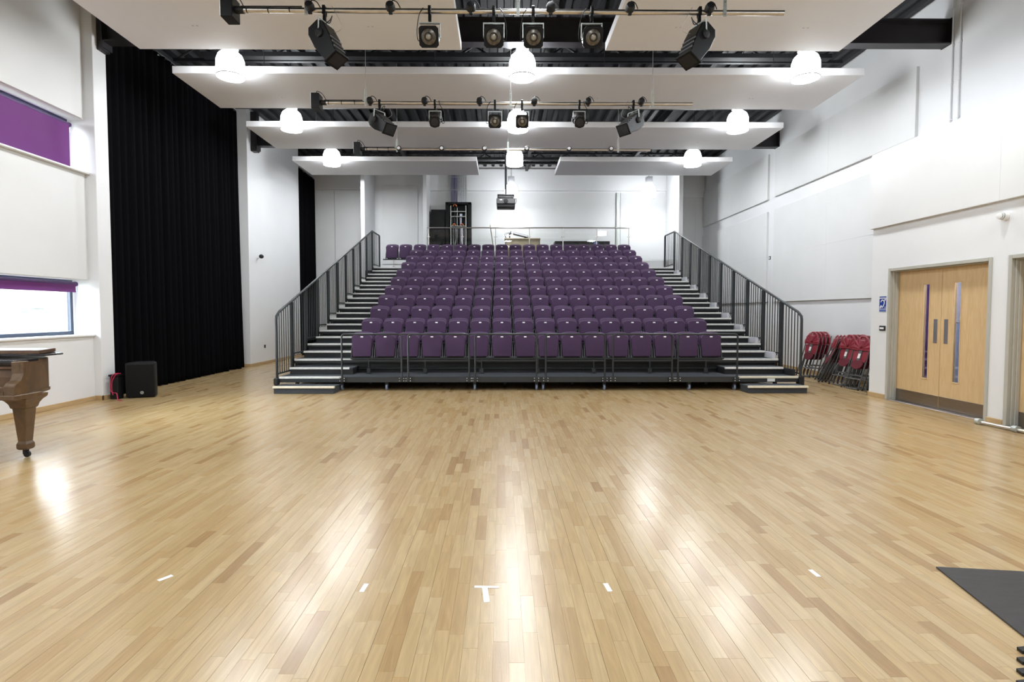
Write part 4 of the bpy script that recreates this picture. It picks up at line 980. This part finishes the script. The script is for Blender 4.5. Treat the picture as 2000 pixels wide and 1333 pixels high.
MB().tube(smooth_path([(0.02, 0.10, 0.422), (0.0, 0.02, 0.428), (-0.02, -0.02, 0.39), (-0.045, -0.02, 0.30), (-0.05, -0.02, 0.18), (-0.03, -0.025, 0.13), (0.02, -0.03, 0.115), (0.07, -0.05, 0.11), (0.11, -0.09, 0.05), (0.15, -0.13, 0.008), (0.22, -0.15, 0.008)], 6), 0.0065, 7).build('cable_loop', 'red_cable', t2, smooth=True)
MB().tube(smooth_path([(0.045, 0.08, 0.422), (0.05, 0.0, 0.428), (0.03, -0.02, 0.40), (-0.02, -0.022, 0.30), (-0.025, -0.022, 0.16), (-0.005, -0.03, 0.08)], 6), 0.0065, 7).build('cable_loop', 'red_cable', t2, smooth=True)
MB().tube(smooth_path([(-0.04, 0.10, 0.422), (0.0, 0.04, 0.43), (0.035, 0.06, 0.422), (0.02, 0.13, 0.425)], 6), 0.0065, 7).build('cable_loop', 'red_cable', t2, smooth=True)

# ================================================================== FOLDING CHAIRS
ch = thing('folding_chair', 'x', 'chair')
# front frame: inverted U that carries the fan back
W2 = 0.215
fr = MB().tube([(-W2 - 0.01, 0.0, 0.0), (-W2, 0, 0.5), (-W2 + 0.005, 0, 0.80), (-W2 + 0.03, 0, 0.95)], 0.011, 7).tube([(W2 + 0.01, 0.0, 0.0), (W2, 0, 0.5), (W2 - 0.005, 0, 0.80), (W2 - 0.03, 0, 0.95)], 0.011, 7)
fr.tube([(-W2, 0, 0.20), (W2, 0, 0.20)], 0.009, 6)
fr.build('front_frame', 'chair_tube', ch, smooth=True)
rf = MB().tube(smooth_path([(-0.17, 0.026, 0.50), (-0.175, 0.026, 0.12), (-0.165, 0.026, 0.05), (-0.12, 0.026, 0.02), (0.12, 0.026, 0.02), (0.165, 0.026, 0.05), (0.175, 0.026, 0.12), (0.17, 0.026, 0.50)], 3), 0.011, 7)
rf.tube(smooth_path([(-0.17, 0.026, 0.50), (-0.15, 0.02, 0.57), (-0.08, 0.012, 0.60), (0.08, 0.012, 0.60), (0.15, 0.02, 0.57), (0.17, 0.026, 0.50)], 3), 0.009, 6)
rf.tube([(-0.17, 0.026, 0.27), (0.17, 0.026, 0.27)], 0.008, 6)
rf.build('rear_frame', 'chair_tube', ch, smooth=True)
# fan back with a hand hole
fan = MB(); na, nr_ = 28, 6; vs = []; fs = []
for i in range(na + 1):
    a = math.pi * i / na
    for j in range(nr_ + 1):
        r_ = 0.12 + 0.88 * j / nr_
        pl = 0.006 * math.cos(a * 16) * min(1, j / 2)
        vs.append((math.cos(a) * 0.232 * r_, -0.012 + pl - 0.02 * math.sin(a) * r_, 0.775 + math.sin(a) * 0.265 * r_))
for i in range(na):
    for j in range(nr_):
        if j == nr_ - 2 and 11 <= i <= 16: continue
        p = i * (nr_ + 1) + j; fs.append((p, p + nr_ + 1, p + nr_ + 2, p + 1))
fan.add(vs, fs)
fo = fan.build('fan_backrest', 'red', ch); fo.data.shade_smooth(); md = fo.modifiers.new('thickness', 'SOLIDIFY'); md.thickness = 0.012
MB().box(-0.232, 0.232, -0.022, 0.004, 0.755, 0.79).build('back_lip', 'red', ch, bevel=0.006)
# folded seat shell and its lower lobe
MB().prism([(-0.155, 0.53), (0.155, 0.53), (0.195, 0.62), (0.20, 0.74), (0.15, 0.752), (-0.15, 0.752), (-0.20, 0.74), (-0.195, 0.62)], 'y', 0.004, 0.020).build('seat_shell', 'red', ch, bevel=0.005)
lobe = [(0.15 * math.cos(a), 0.50 + 0.10 * math.sin(a) * (1.1 if math.sin(a) < 0 else 0.7)) for a in [2 * math.pi * i / 20 for i in range(20)]]
MB().prism(lobe, 'y', -0.012, 0.006).build('seat_lobe', 'red_dark', ch, bevel=0.004)
MB().box(-0.038, 0.038, -0.014, 0.006, 0.555, 0.75).build('seat_strap', 'strap', ch, bevel=0.003)
MB().box(-0.03, 0.03, -0.0165, -0.0135, 0.60, 0.69).build('paper_sticker', 'sticker', ch)
for s in (-1, 1): MB().cyl((s * (W2 + 0.01), 0, 0), (s * (W2 + 0.01), 0, 0.035), 0.015, 8).build('foot_cap', 'rubber', ch)
remember(ch)
CH = []
def stack(n, x, y, step, head, lean, labs, dyk=0.0):
    for i in range(n):
        CH.append((x + i * step, y + i * dyk, head, lean, labs[i]))
stack(4, 6.76, 12.10, 0.083, -84, 16, ['red folding chair facing out, front one of the farthest stack', 'red folding chair second in the farthest stack by the wall', 'red folding chair third in the farthest stack by the wall', 'red folding chair against the wall in the farthest stack'])
stack(5, 6.62, 11.32, 0.080, -112, 23, ['red folding chair leaning edge-on, outermost of the middle stack', 'red folding chair leaning edge-on, second in the middle stack', 'red folding chair leaning edge-on, third in the middle stack', 'red folding chair leaning edge-on, fourth in the middle stack', 'red folding chair leaning edge-on, nearest the wall in the middle stack'], 0.012)
stack(4, 6.60, 10.61, 0.085, -87, 17, ['red folding chair facing out, left of the two central ones', 'red folding chair right behind the left central one', 'red folding chair third deep behind the left central one', 'red folding chair fourth deep against the wall, left central stack'])
stack(4, 6.54, 10.12, 0.085, -87, 17, ['red folding chair facing out, right of the two central ones', 'red folding chair right behind the right central one', 'red folding chair third deep behind the right central one', 'red folding chair fourth deep against the wall, right central stack'])
stack(3, 6.60, 9.635, 0.085, -90, 16, ['red folding chair half hidden by the wall edge', 'red folding chair behind the half hidden one at the wall edge', 'red folding chair rearmost at the wall edge beside the doors'])
for i, (x, y, hd, ln, lab) in enumerate(CH):
    rot = (R(-ln), 0, R(hd))
    if i == 0: ch.location = (x, y, 0.004); ch.rotation_euler = rot; tag(ch, lab, 'chair', 'red folding chairs')
    else: dup(ch, (x, y, 0.004), rot, label=lab, cat='chair', group='red folding chairs')

# ================================================================== SMALL THINGS
t = thing('hearing_loop_sign', 'blue hearing loop sign with a white ear, beside the doors', 'sign', (XE, 9.08, 1.453))
MB().box(-0.004, 0.0, -0.085, 0.085, 0.0, 0.267).build('sign_plate', 'white', t)
MB().box(-0.0055, -0.004, -0.08, 0.08, 0.055, 0.222).build('sign_field', 'blue', t)
for z0, z1 in ((0.238, 0.262), (0.004, 0.045)): MB().box(-0.0055, -0.004, -0.08, 0.08, z0, z1).build('sign_band', 'blue_l', t)
def ribbon(pts, w, x0, x1):
    mb = MB(); pts = [Vector((p[0], p[1])) for p in pts]
    Lf = []; Rt = []
    for i, p in enumerate(pts):
        d = (pts[min(i + 1, len(pts) - 1)] - pts[max(i - 1, 0)]).normalized(); nn = Vector((-d.y, d.x)) * (w[i] if isinstance(w, list) else w) / 2
        Lf.append(p + nn); Rt.append(p - nn)
    k = len(pts)
    vs = [(x0, q.x, q.y) for q in Lf + Rt] + [(x1, q.x, q.y) for q in Lf + Rt]; fs = []
    for i in range(k - 1):
        fs += [(i, i + 1, k + i + 1, k + i), (2 * k + i, 3 * k + i, 3 * k + i + 1, 2 * k + i + 1), (i, 2 * k + i, 2 * k + i + 1, i + 1), (k + i, k + i + 1, 3 * k + i + 1, 3 * k + i)]
    mb.add(vs, fs); return mb
# picture left is +Y here: the ear opens to the left, the slash comes in from the upper right
ear = smooth_path([(0.042, 0.162, 0), (0.030, 0.188, 0), (0.0, 0.198, 0), (-0.032, 0.180, 0), (-0.040, 0.150, 0), (-0.028, 0.120, 0), (-0.012, 0.095, 0), (0.004, 0.080, 0), (0.018, 0.084, 0)], 4)
ribbon([(p.x, p.y) for p in ear], 0.018, -0.0075, -0.0055).build('ear_symbol', 'white', t)
ribbon([(-0.070, 0.218), (-0.045, 0.190)], 0.026, -0.0075, -0.0055).build('slash_symbol', 'white', t)
ribbon([(0.026, 0.108), (0.062, 0.068)], 0.030, -0.0075, -0.0055).build('slash_symbol', 'white', t)
MB().box(-0.0075, -0.0055, -0.072, -0.046, 0.080, 0.086).box(-0.0075, -0.0055, -0.062, -0.056, 0.062, 0.080).build('letter_t', 'white', t)

t = thing('wall_switch', 'black wall switch plate with a white rocker beside the doors', 'switch', (XE, 9.07, 1.137))
MB().box(-0.012, 0.0, -0.072, 0.072, 0.0, 0.085).build('switch_plate', 'rubber', t, bevel=0.004)
MB().box(-0.018, -0.012, -0.042, 0.052, 0.026, 0.058).build('switch_rocker', 'tag', t, bevel=0.003)
t = thing('wall_sounder', 'round white alarm sounder on the wall above the doors', 'alarm', (XE, 6.90, 2.67))
RYm = Matrix.Rotation(R(-90), 4, 'Y')
MB().lathe([(0.055, 0.0), (0.055, 0.035), (0.05, 0.05)], 24, RYm).build('sounder_base', 'white', t, smooth=True)
MB().lathe([(0.042, 0.05), (0.042, 0.058)], 24, RYm).build('sounder_slot', 'rubber', t)
MB().lathe([(0.036, 0.070), (0.036, 0.078)], 24, RYm).build('sounder_slot', 'rubber', t)
MB().lathe([(0.045, 0.058), (0.045, 0.070)], 24, RYm).build('sounder_ring', 'white', t)
MB().lathe([(0.040, 0.078), (0.038, 0.095), (0.02, 0.10)], 24, RYm).build('sounder_cap', 'white', t, smooth=True)
t = thing('wall_button', 'small dark button plate on the right wall beyond the railing', 'switch', (XR, 15.0, 2.90))
MB().box(-0.012, 0.0, -0.05, 0.05, 0.0, 0.09).build('button_plate', 'rubber', t, bevel=0.003)
MB().box(-0.016, -0.012, -0.025, 0.03, 0.02, 0.07).build('button_face', 'tag', t)
t = thing('security_camera', 'small black dome camera on the left wall by the tall curtain', 'camera', (-6.65, 14.87, 2.90))
MB().lathe([(0.045, 0), (0.045, 0.012)], 16, Matrix.Rotation(R(90), 4, 'Y')).cyl((0.01, 0, 0.0), (0.10, -0.02, 0.05), 0.014, 8).build('camera_arm', 'white', t)
MB().lathe([(0.02, -0.05), (0.05, -0.04), (0.058, 0.0), (0.045, 0.045), (0.02, 0.055)], 18, Matrix.Translation((0.13, -0.03, 0.06)) @ RXm).build('camera_body', 'rubber', t, smooth=True)
t = thing('wall_socket', 'small black socket low on the left wall behind the railing', 'socket', (-6.65, 15.25, 0.45))
MB().box(0.0, 0.012, -0.045, 0.045, 0.0, 0.085).build('socket_plate', 'rubber', t, bevel=0.003)
MB().box(0.012, 0.02, -0.02, 0.02, 0.02, 0.06).build('socket_insert', 'bracket', t)

# steel bar on the floor along the doors
t = thing('floor_bar', 'galvanised scaffold bar lying on the floor by the doors', 'bar', (6.28, 6.30, 0.03))
MB().cyl((-0.115, 0.64, 0), (0.03, -0.9, 0), 0.024, 14).build('bar_tube', 'pipe', t, smooth=True)
for yy in (0.62, 0.16):
    xx = -0.115 + (0.64 - yy) / 1.54 * 0.145
    MB().lathe([(0.024, -0.035), (0.040, -0.03), (0.042, 0.03), (0.024, 0.035)], 16, Matrix.Translation((xx, yy, 0.008)) @ Matrix.Rotation(R(90), 4, 'X')).build('bar_coupler', 'galv', t, smooth=True)

# rubber mat, second mat with jigsaw edge, tape marks
t = tag(MB().prism([(x - 2.46, y - 3.0) for x, y in [(2.46, 3.00), (4.40, 2.74), (4.20, 2.12), (2.325, 2.34)]], 'z', 0.001, 0.009).build('rubber_mat', 'mat_rubber', None, (2.46, 3.0, 0)), 'black rubber mat lying at the bottom right corner', 'mat')
tee = []
TAPES = [((-0.09, 2.80), (-0.075, 2.655), 0.030, 'upright white tape strip of the T mark at centre front'), ((-0.145, 2.808), (-0.015, 2.803), 0.022, 'crosswise white tape strip of the T mark at centre front'),
         ((0.553, 2.84), (0.562, 2.755), 0.026, 'short white tape mark right of the T mark'), ((-0.722, 2.845), (-0.728, 2.76), 0.026, 'short white tape mark left of the T mark'),
         ((-1.815, 2.945), (-1.855, 2.885), 0.028, 'leftmost short white tape mark on the floor'), ((1.735, 2.985), (1.738, 2.905), 0.026, 'rightmost short white tape mark on the floor')]
for (xa, ya), (xb, yb), w, lab in TAPES:
    d = Vector((xb - xa, yb - ya)).normalized(); nn = Vector((-d.y, d.x)) * w / 2
    po = [(xa + nn.x, ya + nn.y), (xb + nn.x, yb + nn.y), (xb - nn.x, yb - nn.y), (xa - nn.x, ya - nn.y)]
    cx_, cy_ = (xa + xb) / 2, (ya + yb) / 2
    zz = 0.0004 if 'crosswise' not in lab else 0.0009
    tag(MB().prism([(x - cx_, y - cy_) for x, y in po], 'z', zz, zz + 0.0006).build('tape_mark', 'tape', None, (cx_, cy_, 0)), lab, 'tape', 'white tape marks on the floor')

# a second mat with a jigsaw edge, just entering the frame at the lower right
jig = [(3.0, 1.95), (2.255, 2.27)]
for i in range(7):
    y = 2.26 - i * 0.07; x = 2.232 - i * 0.068
    jig += [(x + 0.012, y), (x - 0.022, y - 0.004), (x - 0.026, y - 0.034), (x + 0.004, y - 0.036), (x + 0.002, y - 0.066)]
jig += [(2.6, 1.6)]
tag(MB().prism([(x - 2.16, y - 2.28) for x, y in jig], 'z', 0.001, 0.014).build('jigsaw_mat', 'rubber', None, (2.16, 2.28, 0)), 'dark jigsaw-edged mat just entering at the lower right', 'mat')
